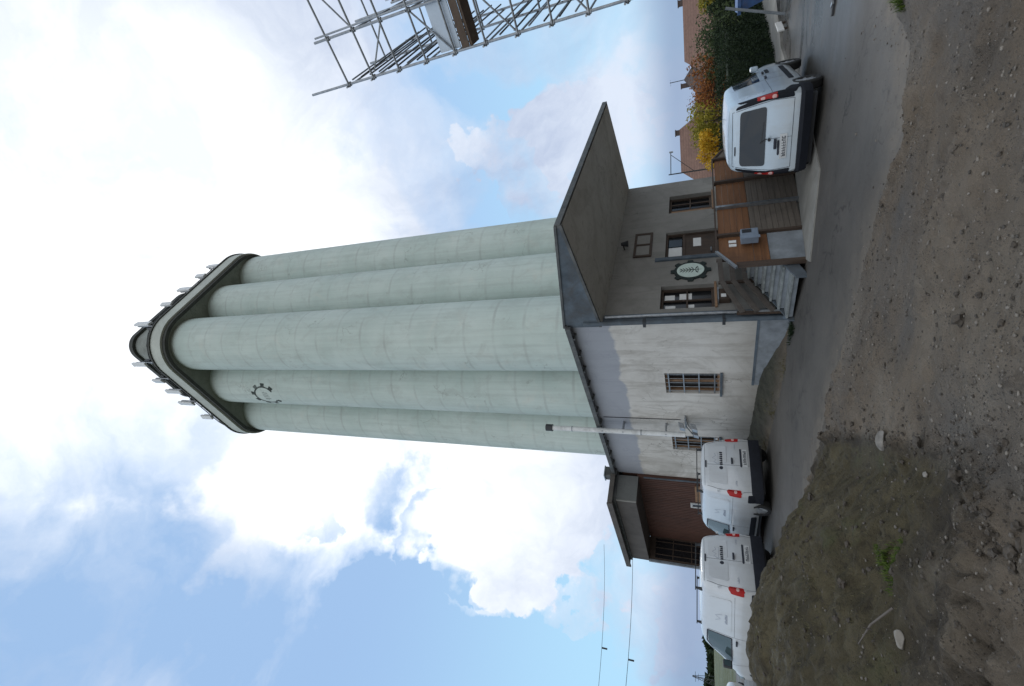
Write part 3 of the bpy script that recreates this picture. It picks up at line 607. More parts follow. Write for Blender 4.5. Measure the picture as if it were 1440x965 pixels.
# windows in the white wall, barred
for i, (a0, a1, z0, z1) in enumerate(WH):
    w = MB(); f = .06
    for bx in ((a0, a0 + f, z0, z1), (a1 - f, a1, z0, z1), (a0, a1, z0, z0 + f), (a0, a1, z1 - f, z1)): w.box(BF, bx[0], bx[1], .12, .19, bx[2], bx[3])
    w = MB(); w.box(BF, a0, a0 + f, .12, .19, z0, z1); w.box(BF, a1 - f, a1, .12, .19, z0, z1); w.box(BF, a0 + f, a1 - f, .12, .19, z0, z0 + f); w.box(BF, a0 + f, a1 - f, .12, .19, z1 - f, z1)
    mid = (a0 + a1) / 2; w.box(BF, mid - .04, mid + .04, .11, .185, z0 + f, z1 - f)
    wf = w.build('window', M['sill'], bld)
    p = MB(); p.box(BF, a0 + .02, a1 - .02, .195, .21, z0 + .02, z1 - .02); p.build('pane', M['pane'], wf)
    b = MB()
    for k in range(5): b.tube(BF(a0 + .1 + k * (a1 - a0 - .2) / 4, .04, z0 - .03), BF(a0 + .1 + k * (a1 - a0 - .2) / 4, .04, z1 + .03), .011, 6)
    for k in range(4): b.box(BF, a0 - .03, a1 + .03, .02, .035, z0 + .12 + k * (z1 - z0 - .24) / 3, z0 + .155 + k * (z1 - z0 - .24) / 3)
    b.build('bars', M['galv'], wf)
    s = MB(); s.box(BF, a0 - .05, a1 + .05, -.06, .1, z0 - .07, z0 - .002); s.build('sill', M['bluegrey'], wf)
# windows and door in the grey wall
def gwin(b0, b1, z0, z1, cols, rows, papers=()):
    w = MB(); f = .07
    w.box(BF, .14, .2, b0, b0 + f, z0, z1); w.box(BF, .14, .2, b1 - f, b1, z0, z1); w.box(BF, .14, .2, b0 + f, b1 - f, z0, z0 + f); w.box(BF, .14, .2, b0 + f, b1 - f, z1 - f, z1)
    for k in range(1, cols): c = b0 + (b1 - b0) * k / cols; w.box(BF, .145, .19, c - .025, c + .025, z0 + f, z1 - f)
    for k in range(1, rows): c = z0 + (z1 - z0) * k / rows; w.box(BF, .147, .188, b0 + f, b1 - f, c - .02, c + .02)
    wf = w.build('window', M['darkwood'], bld)
    p = MB(); p.box(BF, .21, .222, b0 + .02, b1 - .02, z0 + .02, z1 - .02); p.build('pane', M['pane'], wf)
    s = MB(); s.box(BF, -.05, .13, b0 - .03, b1 + .03, z0 - .06, z0 - .002); s.build('sill', M['sill'], wf)
    for (q0, q1, r0, r1) in papers:
        n = MB(); n.box(BF, .198, .2035, q0, q1, r0, r1); n.build('notice', M['paper'], wf)
    return wf
gwin(.5, 1.4, 1.72, 3.08, 2, 2, [(.56, .80, 2.70, 2.96), (.98, 1.22, 2.72, 2.98), (.60, .82, 2.22, 2.42), (1.02, 1.26, 2.28, 2.60)])
wr = gwin(4.95, 5.95, 1.68, 2.98, 3, 2)
m = MB(); m.box(BF, .05, .12, 4.97, 5.1, 1.7, 2.9); m.build('shutter_board', M['sill'], wr)
d = MB(); d.box(BF, .12, .17, 2.76, 3.84, .96, 2.46); 
dr = d.build('door', M['darkwood'], bld)
m = MB(); m.box(BF, .09, .2, 2.7, 2.76, .95, 3.02); m.box(BF, .09, .2, 3.84, 3.9, .95, 3.02); m.box(BF, .09, .2, 2.76, 3.84, 2.96, 3.02); m.box(BF, .09, .2, 2.76, 3.84, 2.46, 2.54); m.build('frame', M['darkwood'], dr)
m = MB(); m.box(BF, .15, .165, 2.80, 3.30, 2.56, 2.94); m.build('fanlight', M['paper'], dr)
m = MB(); m.box(BF, .15, .165, 3.34, 3.82, 2.56, 2.94); m.build('fanlight', M['pane'], dr)
m = MB(); m.box(BF, .113, .118, 3.25, 3.65, 2.02, 2.24); m.build('notice', M['paper'], dr)
m = MB(); m.tube(BF(.11, 2.9, 1.75), BF(.04, 2.9, 1.75), .02); m.tube(BF(.04, 2.9, 1.75), BF(.04, 3.04, 1.75), .015); m.build('handle', M['galv'], dr)
m = MB(); m.box(BF, -.06, .1, 2.5, 2.62, .95, 3.3); m.build('conduit_strip', M['bluegrey'], bld)
# empty sign frame high on the grey wall
t = thing('sign_frame', 'empty dark picture frame on the grey wall above the door', 'frame', BF(-.03, 3.35, 3.45))
m = MB(); q0, q1, z0, z1 = 2.78, 3.95, 3.42, 3.96
for bx in ((q0, q0 + .07, z0, z1), (q1 - .07, q1, z0, z1), (q0 + .07, q1 - .07, z0, z0 + .07), (q0 + .07, q1 - .07, z1 - .07, z1), ((q0 + q1) / 2 - .03, (q0 + q1) / 2 + .03, z0 + .07, z1 - .07)): m.box(BF, -.05, -.001, bx[0], bx[1], bx[2], bx[3])
m.build('border', M['darkwood'], t)
m = MB(); m.box(BF, -.02, -.001, q0 + .07, q1 - .07, z0 + .07, z1 - .07); m.build('board', M['grey_wall'], t)
t = thing('wall_lamp', 'small round black lamp on the grey wall under the canopy', 'lamp', BF(0, 3.25, 4.2))
m = MB(); m.tube(BF(0, 3.25, 4.25), BF(-.22, 3.25, 4.28), .02); m.build('arm', M['darkmetal'], t)
m = MB(); m.tube(BF(-.22, 3.25, 4.33), BF(-.22, 3.25, 4.12), .05, 12, .10); m.build('shade', M['black'], t, smooth=True)
# oval crest on the grey wall
t = thing('emblem_sign', 'oval pale sign with plant mark in a black toothed ring on the grey wall', 'sign', BF(-.05, 1.97, 2.3))
def fl(a_, z_, d=-.03): return BF(d, 1.97 + a_, 2.31 + z_)
m = MB(); rx_, rz_ = .30, .36; n = 48
pts = []
for k in range(96):
    a = 2 * math.pi * k / 96; tooth = (k % 12) in (0, 1, 2, 11, 10); g = 1.48 if tooth else 1.22; pts.append(fl(rx_ * g * math.cos(a), rz_ * g * math.sin(a), -.002))
m.prism(pts, fl(0, 0, -.04) - fl(0, 0, -.002)); m.build('toothed_ring', M['emblem'], t)
m = MB(); m.prism([fl(rx_ * math.cos(2 * math.pi * k / n), rz_ * math.sin(2 * math.pi * k / n), -.041) for k in range(n)], fl(0, 0, -.052) - fl(0, 0, -.041)); m.build('oval_field', M['ovalpale'], t)
m = MB(); dd = -.056
def lf(m, x0, z0, x1, z1, w): 
    d = Vector((x1 - x0, z1 - z0)); pn = Vector((-d.y, d.x)).normalized() * w
    P_ = [(x0, z0), ((x0 + x1) / 2 + pn.x, (z0 + z1) / 2 + pn.y), (x1, z1), ((x0 + x1) / 2 - pn.x, (z0 + z1) / 2 - pn.y)]
    m.prism([fl(a, b, -.0525) for a, b in P_], fl(0, 0, dd) - fl(0, 0, -.0525))
lf(m, 0, -.30, 0, .30, .018)
for k in range(5):
    z = -.10 + k * .075
    for s in (-1, 1): lf(m, s * .006, z, s * (.13 - k * .012), z + .09, .014)
lf(m, -.012, -.12, -.15, -.2, .02); lf(m, .012, -.12, .15, -.2, .02); lf(m, -.14, -.2, .14, -.2, .012)
m.build('plant_mark', M['emblem'], t)
t = thing('letter_box', 'small dark brown letter box hanging beside the left window', 'box', BF(-.1, .78, 1.5))
m = MB(); m.box(BF, -.16, -.001, .60, 1.0, 1.36, 1.62); m.build('case', M['darkwood'], t, bevel=.01)
m = MB(); m.box(BF, -.19, -.001, .57, 1.03, 1.622, 1.65); m.build('lid', M['galv'], t)
m = MB(); m.box(BF, -.165, -.161, .68, .80, 1.45, 1.57); m.build('label_plate', M['paper'], t)

# vent pipe and lamp cluster on the white wall
m = MB(); m.path([BF(4.62, -.02, 5.3), BF(4.60, -.02, 2.75)], .012, 6); m.build('wall_cable', M['black'], bld)
t = thing('vent_pipe', 'white vertical pipe with black cap rising above the gutter of the white wall', 'pipe', BF(4.92, -.38, 2.6))
m = MB(); m.tube(BF(4.92, -.38, 2.62), BF(4.92, -.38, 7.15), .088, 16); m.build('pipe', M['pipewhite'], t, smooth=True)
m = MB(); m.tube(BF(4.92, -.38, 7.151), BF(4.92, -.38, 7.40), .125, 14); m.build('cap', M['black'], t, smooth=True)
m = MB()
for z in (3.2, 4.6, 5.3): m.box(BF, 4.85, 4.99, -.45, -.001 if z < 5.2 else -.27, z, z + .05)
m.build('clamp', M['galv'], t); m = MB(); m.tube(BF(4.92, -.38, 6.4), BF(4.92, -.38, 6.44), .096, 14); m.tube(BF(4.92, -.38, 4.0), BF(4.92, -.38, 4.04), .096, 14); m.build('joint_ring', M['galv'], t)
t = thing('floodlight_pair', 'pair of small grey floodlights bracketed to the white wall between the windows', 'floodlight', BF(4.6, -.1, 2.5))
m = MB(); m.box(BF, 4.35, 4.95, -.12, -.001, 2.58, 2.63); m.beam(BF(4.5, -.12, 2.6), BF(4.5, -.4, 2.45), .03); m.beam(BF(4.82, -.12, 2.6), BF(4.82, -.4, 2.4), .03); m.build('bracket', M['galv'], t)
for a_, z_ in ((4.45, 2.72), (4.5, 2.36), (4.85, 2.33)):
    m = MB(); m.hexa([BF(a_ - .08, -.5, z_ - .12), BF(a_ + .08, -.5, z_ - .12), BF(a_ + .11, -.3, z_ - .05), BF(a_ - .11, -.3, z_ - .05), BF(a_ - .08, -.46, z_ + .04), BF(a_ + .08, -.46, z_ + .04), BF(a_ + .11, -.26, z_ + .10), BF(a_ - .11, -.26, z_ + .10)]); m.build('lamp_head', M['galv'], t, bevel=.01)

# ------------------------------------------------------------------ loading dock, stairs
dock = thing('loading_dock', 'raised timber-fronted loading dock with orange upper and grey lower boards along the grey wall', 'loading dock', BF(-1.7, 2.4, -.1))
m = MB(); m.box(BF, -1.62, -.001, 1.45, 6.85, -.7, .94); m.build('platform', M['concrete'], dock)
def boards(b0, b1, z0, z1, bw, mat, name, a=-1.70, dz=None, vertical=True):
    m = MB(); 
    if vertical:
        n = max(1, round((b1 - b0) / bw)); s = (b1 - b0) / n
        for k in range(n): j = random.uniform(-.006, .006); m.box(BF, a + j, a + .03 + j, b0 + k * s + .003, b0 + (k + 1) * s - .003, z0, z1)
    else:
        n = max(1, round((z1 - z0) / bw)); s = (z1 - z0) / n
        for k in range(n): j = random.uniform(-.005, .005); m.box(BF, a + j, a + .03 + j, b0, b1, z0 + k * s + .003, z0 + (k + 1) * s - .003)
    return m.build(name, mat, dock)
posts = [.02, 1.12, 2.3, 3.5, 4.75]
for i in range(4):
    b0, b1 = posts[i] + .04, posts[i + 1] - .04; zb = RH(BF(-1.7, (b0 + b1) / 2, 0).x)
    if i == 0:
        m = MB(); m.add([BF(-1.70, b0, .93), BF(-1.70, b1, .93), BF(-1.70, b1, 1.63), BF(-1.70, .55, 1.63), BF(-1.70, b0, 1.30), BF(-1.67, b0, .93), BF(-1.67, b1, .93), BF(-1.67, b1, 1.63), BF(-1.67, .55, 1.63), BF(-1.67, b0, 1.30)],
              [(0, 1, 2, 3, 4), (9, 8, 7, 6, 5), (0, 5, 6, 1), (1, 6, 7, 2), (2, 7, 8, 3), (3, 8, 9, 4), (4, 9, 5, 0)]); m.build('upper_boarding', M['orange'], dock)
        boards(b0, b1, .62, .925, .15, M['orange'], 'middle_boarding', vertical=False)
        m = MB(); m.box(BF, -1.72, -1.66, b0, b1, zb - .2, .615); m.build('concrete_panel', M['plinth'], dock)
    else:
        boards(b0, b1, .93, 1.63, .14, M['orange'], 'upper_boarding', vertical=False)
        boards(b0, b1, zb + .02, .925, .12, M['greywood'], 'lower_boarding', vertical=False)
m = MB(); b0, b1 = 4.79, 5.6; m.add([BF(-1.70, b0, -.25), BF(-1.70, b1, -.3), BF(-1.70, b1, 1.2), BF(-1.70, b0, 1.63), BF(-1.67, b0, -.25), BF(-1.67, b1, -.3), BF(-1.67, b1, 1.2), BF(-1.67, b0, 1.63)], [(0, 1, 2, 3), (7, 6, 5, 4), (0, 4, 5, 1), (1, 5, 6, 2), (2, 6, 7, 3), (3, 7, 4, 0)]); m.build('end_boarding', M['greywood'], dock)
for i, b in enumerate(posts):
    zb = RH(BF(-1.7, b, 0).x) - .1; top = 1.30 if i == 0 else 1.66
    m = MB(); m.box(BF, -1.78, -1.66, b - .035, b + .035, zb, top); m.build('post', M['galv'] if i in (2,) else M['darkwood'], dock)
m = MB(); m.box(BF, -1.76, -1.64, .55, 4.8, 1.665, 1.70); m.build('top_rail', M['darkwood'], dock)
m = MB(); m.beam(BF(-1.72, -.06, 1.30), BF(-1.72, .56, 1.70), .06, .05); m.build('sloping_rail', M['galv'], dock)
m = MB(); m.beam(BF(-1.70, 4.8, 1.66), BF(-1.70, 5.6, 1.22), .07, .05); m.build('sloping_rail', M['darkwood'], dock)
st = thing('entrance_stairs', 'weathered blue-grey steps rising beside the white corner to the loading dock', 'stairs', BF(-.9, .2, .1))
ns = 6
for k in range(ns):
    b = -.35 + k * .29; z = .13 + (k + 1) * .135
    m = MB(); m.box(BF, -1.60, -.35, b, b + .33, z - .045, z); m.build('tread', M['steps'], st, bevel=.006)
    m = MB(); m.box(BF, -1.58, -.37, b + .03, b + .05, z - .135, z - .046); m.build('riser', M['plinth'], st)
for a in (-1.63, -.33):
    m = MB(); m.hexa([BF(a, -.4, -.05), BF(a + .03, -.4, -.05), BF(a + .03, 1.44, .62), BF(a, 1.44, .62), BF(a, -.4, .2), BF(a + .03, -.4, .2), BF(a + .03, 1.44, .97), BF(a, 1.44, .97)]); m.build('stringer', M['bluegrey'], st)
hr = thing('stair_railing', 'three-board wooden railing sloping up the stairs along the grey wall', 'railing', BF(-.3, .5, .3))
for z0, z1 in ((1.12, 1.54), (.80, 1.27), (.48, .98)):
    m = MB(); m.beam(BF(-.28, -.02, z0), BF(-.28, 1.14, z1), .035, .12); m.build('rail_board', M['rail'], hr)
    m = MB(); m.beam(BF(-.28, 1.14, z1), BF(-.28, 2.05, z1 + .02), .035, .12); m.build('rail_board', M['rail'], hr)
for b, z0, z1 in ((.0, .2, 1.25), (1.14, .75, 1.62), (2.05, .95, 1.64)):
    m = MB(); m.box(BF, -.26, -.20, b - .035, b + .035, z0, z1); m.build('post', M['darkwood'], hr)
bx = thing('junction_box', 'open blue-grey metal cabinet fixed to the orange boards of the dock', 'electrical box', BF(-1.75, .85, .9))
m = MB(); m.box(BF, -1.98, -1.785, .66, .98, .82, 1.18); m.build('case', M['boxblue'], bx, bevel=.012)
m = MB(); m.box(BF, -1.99, -1.981, .82, .94, .96, 1.15); m.build('opening', M['black'], bx)
m = MB(); m.hexa([BF(-2.0, .60, .80), BF(-1.99, .60, .80), BF(-1.985, .70, .80), BF(-1.995, .70, .80), BF(-2.0, .60, 1.2), BF(-1.99, .60, 1.2), BF(-1.985, .70, 1.2), BF(-1.995, .70, 1.2)]); m.build('cover', M['boxblue'], bx)
for k, b in enumerate((.70, .84)):
    o = MB(); o.box(BF, -1.72, -1.705, b, b + .09, 1.26, 1.42); o = o.build('notice_card', M['paper']); 
    tag(o, ['left-hand small white card pinned to the orange boards above the blue cabinet', 'right-hand small white card pinned to the orange boards above the blue cabinet'][k], 'notice', 'white cards on the dock boards')

# ------------------------------------------------------------------ brown annex
AW = BF(8.75, 0, 0); AA = R_(45.5); AF = Frame((AW.x, AW.y, 0), (-math.sin(AA), math.cos(AA)), (math.cos(AA), math.sin(AA)))
an = thing('loading_shed', 'brown clad loading shed with deep grey fascia and overhanging flat roof at the left end', 'shed', (AW.x, AW.y, .4))
ln = 5.6
m = MB(); m.box(AF, .02, ln - .06, -.12, -.02, .2, 4.6); m.box(AF, .02, ln, -.02, 4, .2, 5.2)
aw = m.build('brown_wall', M['brownboard'], an)
m = MB()
for k in range(38): m.box(AF, .04 + k * (ln - .1) / 38, .052 + k * (ln - .1) / 38, -.135, -.121, .2, 4.5)
m.build('cover_strips', M['brownboard'], an)
# glazed end screen standing out under the far end of the fascia
m = MB(); m.box(AF, ln - .05, ln - .02, -1.2, -.02, .3, 4.565); dk_ = m.build('end_screen', M['darkwood'], an)
m = MB(); m.box(AF, ln - .058, ln - .051, -1.1, -.2, 1.2, 4.3); m.build('pane', M['pane'], dk_)
m = MB()
for k in range(3): m.box(AF, ln - .075, ln - .059, -.95 + .3 * k, -.91 + .3 * k, 1.2, 4.3)
for z in (1.9, 2.7, 3.5): m.box(AF, ln - .072, ln - .060, -1.1, -.2, z, z + .04)
m.build('mullions', M['darkwood'], dk_)
m = MB(); m.box(AF, ln - .07, ln + .06, -1.29, -1.201, .2, 4.568); m.build('corner_trim', M['plinth'], an)
m = MB(); m.box(AF, .0, .06, -.16, -.122, .3, 4.35); m.build('corner_trim', M['bluegrey'], an)
# fascia box standing out over the wall
m = MB(); m.box(AF, .0, ln + .1, -1.22, -.14, 4.57, 5.33); m.build('fascia_box', M['fascia'], an)
m = MB(); m.box(AF, -.012, -.001, -1.23, -.14, 4.55, 5.34); m.build('fascia_end', M['fascia_end'], an)
m = MB(); m.box(AF, -.02, .05, -1.25, -1.2201, 4.55, 5.33); m.build('corner_bead', M['concrete'], an)
m = MB(); m.box(AF, -.25, ln + .35, -1.5, 4, 5.45, 5.52); m.box(AF, -.05, ln + .2, -1.28, 4, 5.34, 5.448); m.build('roof', M['gutter'], an)
m = MB(); m.box(AF, -.26, ln + .36, -1.56, -1.503, 5.40, 5.62); m.box(AF, -.30, -.253, -1.5, 1.2, 5.42, 5.60); m.build('roof_edge', M['fascia'], an)
wn = MB(); a0, a1, z0, z1 = 1.75, 2.12, 1.5, 2.65
wn.box(AF, a0, a0 + .07, -.16, -.121, z0, z1); wn.box(AF, a1 - .07, a1, -.16, -.121, z0, z1); wn.box(AF, a0 + .07, a1 - .07, -.16, -.121, z1 - .08, z1); wn.box(AF, a0 + .07, a1 - .07, -.16, -.121, z0, z0 + .06)
wo = wn.build('window', M['pipewhite'], an); m = MB(); m.box(AF, a0 + .07, a1 - .07, -.135, -.122, z0 + .06, z1 - .08); m.build('pane', M['pane'], wo)
m = MB(); m.box(AF, .3, 1.5, -.20, -.14, 2.15, 2.45); m.build('ledge_board', M['sill'], an)
cm = thing('rooftop_vent', 'small metal vent box on the eaves between the white wall and the brown shed', 'vent', BF(8.6, -.1, 5.62))
m = MB(); m.box(BF, 8.55, 8.95, -.30, .1, 5.62, 5.86); m.build('housing', M['gutter'], cm, bevel=.02); m = MB(); m.box(BF, 8.53, 8.97, -.34, .12, 5.861, 5.90); m.build('cowl', M['galv'], cm)
# ------------------------------------------------------------------ vans
def chaikin(pts, it=2, closed=False):
    for _ in range(it):
        q = []; n = len(pts)
        rng = range(n) if closed else range(n - 1)
        if not closed: q.append(pts[0])
        for i in rng:
            a, b = Vector(pts[i]), Vector(pts[(i + 1) % n]); q.append(a.lerp(b, .25)); q.append(a.lerp(b, .75))
        if not closed: q.append(pts[-1])
        pts = q
    return [Vector(p) for p in pts]
def rcorner(pts, r):
    out = []; n = len(pts)
    for i in range(n):
        a, b, c = pts[i - 1], pts[i], pts[(i + 1) % n]; ra = min(r, (a - b).length * .45); rc = min(r, (c - b).length * .45)
        p, q = b + (a - b).normalized() * ra, b + (c - b).normalized() * rc
        for k in range(5): t = k / 4; out.append(p * (1 - t) ** 2 + b * 2 * t * (1 - t) + q * t * t)
    return out
def van_body(ST, belt, tum):
    """ST rows: y, zb, hw, hwr, zr ; belt = shoulder height"""
    ST = np.array(ST, float); ys = ST[:, 0]; yy = []
    for a, b in zip(ys[:-1], ys[1:]):
        k = max(2, int((b - a) / .09)); yy += list(np.linspace(a, b, k, endpoint=False))
    yy.append(ys[-1])
    # smooth interpolation of every parameter along the length
    dense = np.linspace(ys[0], ys[-1], 600); P_ = []
    for c in range(1, 5):
        v = np.interp(dense, ys, ST[:, c]); ker = np.hanning(17); ker /= ker.sum(); vp = np.pad(v, 8, mode='edge'); v2 = np.convolve(vp, ker, 'valid'); P_.append(v2)
    rings = []
    for y in yy:
        zb, hw, hwr, zr = [float(np.interp(y, dense, p)) for p in P_]
        bl = min(belt, zr - .16)
        half = [(hw - .06, zb), (hw - .01, zb + .12), (hw, (zb + bl) / 2), (hw - .012, bl), (hwr + (hw - hwr) * .35, bl + (zr - bl) * .58), (hwr + .01, zr - .09), (hwr - .10, zr - .008), (0, zr + .012)]
        h = chaikin([Vector((a, b)) for a, b in half], 2)
        ly = lambda z: y + tum * max(0, z - belt) * max(0, 1 - y / 1.2)
        ring = [(p.x, ly(p.y), p.y) for p in h] + [(-p.x, ly(p.y), p.y) for p in reversed(h[:-1])]
        rings.append(ring)
    n = len(rings[0]); m = MB(); vs = [p for r in rings for p in r]
    fs = [(k * n + i, k * n + i + 1, (k + 1) * n + i + 1, (k + 1) * n + i) for k in range(len(rings) - 1) for i in range(n - 1)]
    fs += [(k * n + n - 1, k * n, (k + 1) * n, (k + 1) * n + n - 1) for k in range(len(rings) - 1)]
    fs += [tuple(range(n)), tuple(range((len(rings) - 1) * n, len(rings) * n))[::-1]]
    m.add(vs, fs); return m
def cut(o, cutters):
    dg_objs = []
    for c in cutters:
        b = o.modifiers.new('x', 'BOOLEAN'); b.operation = 'DIFFERENCE'; b.solver = 'EXACT'; b.object = c; dg_objs.append(c)
    bpy.context.view_layer.update(); dg = bpy.context.evaluated_depsgraph_get(); me = bpy.data.meshes.new_from_object(o.evaluated_get(dg))
    o.modifiers.clear(); o.data = me
    for c in dg_objs: bpy.data.objects.remove(c, do_unlink=True)
class Skin:
    def __init__(s, o): me = o.data; s.t = BVHTree.FromPolygons([v.co.copy() for v in me.vertices], [tuple(p.vertices) for p in me.polygons])
    def hit(s, view, a, b, off):
        if view == 'rear': o, d = Vector((a, -2, b)), Vector((0, 1, 0))
        elif view == 'left': o, d = Vector((-3, a, b)), Vector((1, 0, 0))
        elif view == 'right': o, d = Vector((3, a, b)), Vector((-1, 0, 0))
        elif view == 'wind': d = Vector((0, -.55, -.83)); o = Vector((a, 0, 0)) + Vector((0, b, 1.3)) - d * 2
        r = s.t.ray_cast(o, d)
        if r[0] is None: return o + d * (2.6 if view != 'rear' else 2.1)
        n = r[1]; n = n if n.dot(d) < 0 else -n
        return r[0] + (n * .6 - d * .4) * off
    def patch(s, view, outline, off=.006, rnd=0, rings=5):
        pts = [Vector(p) for p in outline]
        if rnd: pts = rcorner(pts, .035 * rnd)
        q = []; n0 = len(pts)
        for i in range(n0):
            a, b = pts[i], pts[(i + 1) % n0]; k = max(1, int((b - a).length / .09)); q += [a.lerp(b, j / k) for j in range(k)]
        c = sum(q, Vector((0, 0))) / len(q); n = len(q); m = MB(); vs = []
        for r in range(rings):
            t = 1 - r / rings
            for p in q: w = c.lerp(p, t); vs.append(s.hit(view, w.x, w.y, off if r or off < .004 else off))
        vs.append(s.hit(view, c.x, c.y, off))
        # skirt back to the body so the pane has an edge
        sk = [s.hit(view, p.x, p.y, -.004) for p in q]; base = len(vs); vs += sk
        fs = [(r * n + i, r * n + (i + 1) % n, (r + 1) * n + (i + 1) % n, (r + 1) * n + i) for r in range(rings - 1) for i in range(n)]
        fs += [((rings - 1) * n + i, (rings - 1) * n + (i + 1) % n, rings * n) for i in range(n)] + [(base + i, base + (i + 1) % n, (i + 1) % n, i) for i in range(n)]
        m.add(vs, fs); return m
    def seam(s, view, pts, w=.008, off=.0025, m=None):
        m = m or MB(); pts = [Vector(p) for p in pts]; q = []
        for a, b in zip(pts[:-1], pts[1:]):
            k = max(1, int((b - a).length / .07)); q += [a.lerp(b, j / k) for j in range(k)]
        q.append(pts[-1]); vs = []
        for i, p in enumerate(q):
            d = (q[min(i + 1, len(q) - 1)] - q[max(i - 1, 0)]).normalized(); nn = Vector((-d.y, d.x)) * w / 2
            vs += [s.hit(view, *(p + nn), off), s.hit(view, *(p - nn), off)]
        return m.add(vs, [(2 * i, 2 * i + 1, 2 * i + 3, 2 * i + 2) for i in range(len(q) - 1)])
def rr2(x0, x1, z0, z1): return [(x0, z0), (x1, z0), (x1, z1), (x0, z1)]
def wheel(root, x, y, r=.315, w=.2):
    s = 1 if x > 0 else -1; m = MB(); n = 32; prof = [(-w / 2, r * .64), (-w / 2, r * .9), (-w / 2 + .03, r), (w / 2 - .03, r), (w / 2, r * .9), (w / 2, r * .64), (w / 2 - .05, r * .60), (-w / 2 + .05, r * .6)]
    vs = [(x + p[0], y + p[1] * math.cos(2 * math.pi * k / n), r + p[1] * math.sin(2 * math.pi * k / n)) for k in range(n) for p in prof]; c = len(prof)
    m.add(vs, [(k * c + i, k * c + (i + 1) % c, ((k + 1) % n) * c + (i + 1) % c, ((k + 1) % n) * c + i) for k in range(n) for i in range(c)])
    ty = m.build('wheel', M['rubber'], root, smooth=True)
    m = MB(); xo = x + s * (w / 2 - .03)
    m.tube((xo - s * .05, y, r), (xo, y, r), r * .62, 28)
    for k in range(7):
        a = 2 * math.pi * k / 7; m.beam((xo + s * .006, y + .04 * math.cos(a), r + .04 * math.sin(a)), (xo + s * .006, y + r * .58 * math.cos(a), r + r * .58 * math.sin(a)), .016, .045, up=(0, -math.sin(a), math.cos(a)))
    m.tube((xo, y, r), (xo + s * .02, y, r), .05, 14); m.build('rim', M['rim'], ty, smooth=True)
def glyphs(m, sk, view, x0, x1, z0, z1, n, seed, flip=1, th=.22, off=.006):
    """letter-like strokes for wording too small in the photograph to read"""
    rn = random.Random(seed); w = (x1 - x0) / n
    for k in range(n):
        a0 = x0 + k * w + w * .12; a1 = x0 + (k + 1) * w - w * .12; t = (z1 - z0) * th * .8
        def bar(p, q, ww): sk.seam(view, [p, q], ww, off, m)
        bar((a0 + t / 2, z0), (a0 + t / 2, z1), t)
        ch = rn.random()
        if ch < .5: bar((a0, z1 - t / 2), (a1, z1 - t / 2), t)
        if ch > .3: bar((a0, z0 + t / 2), (a1, z0 + t / 2), t)
        if ch < .7: bar((a1 - t / 2, z0), (a1 - t / 2, z1 if ch < .4 else (z0 + z1) / 2), t)
        if ch > .6: bar((a0, (z0 + z1) / 2), (a1, (z0 + z1) / 2), t)
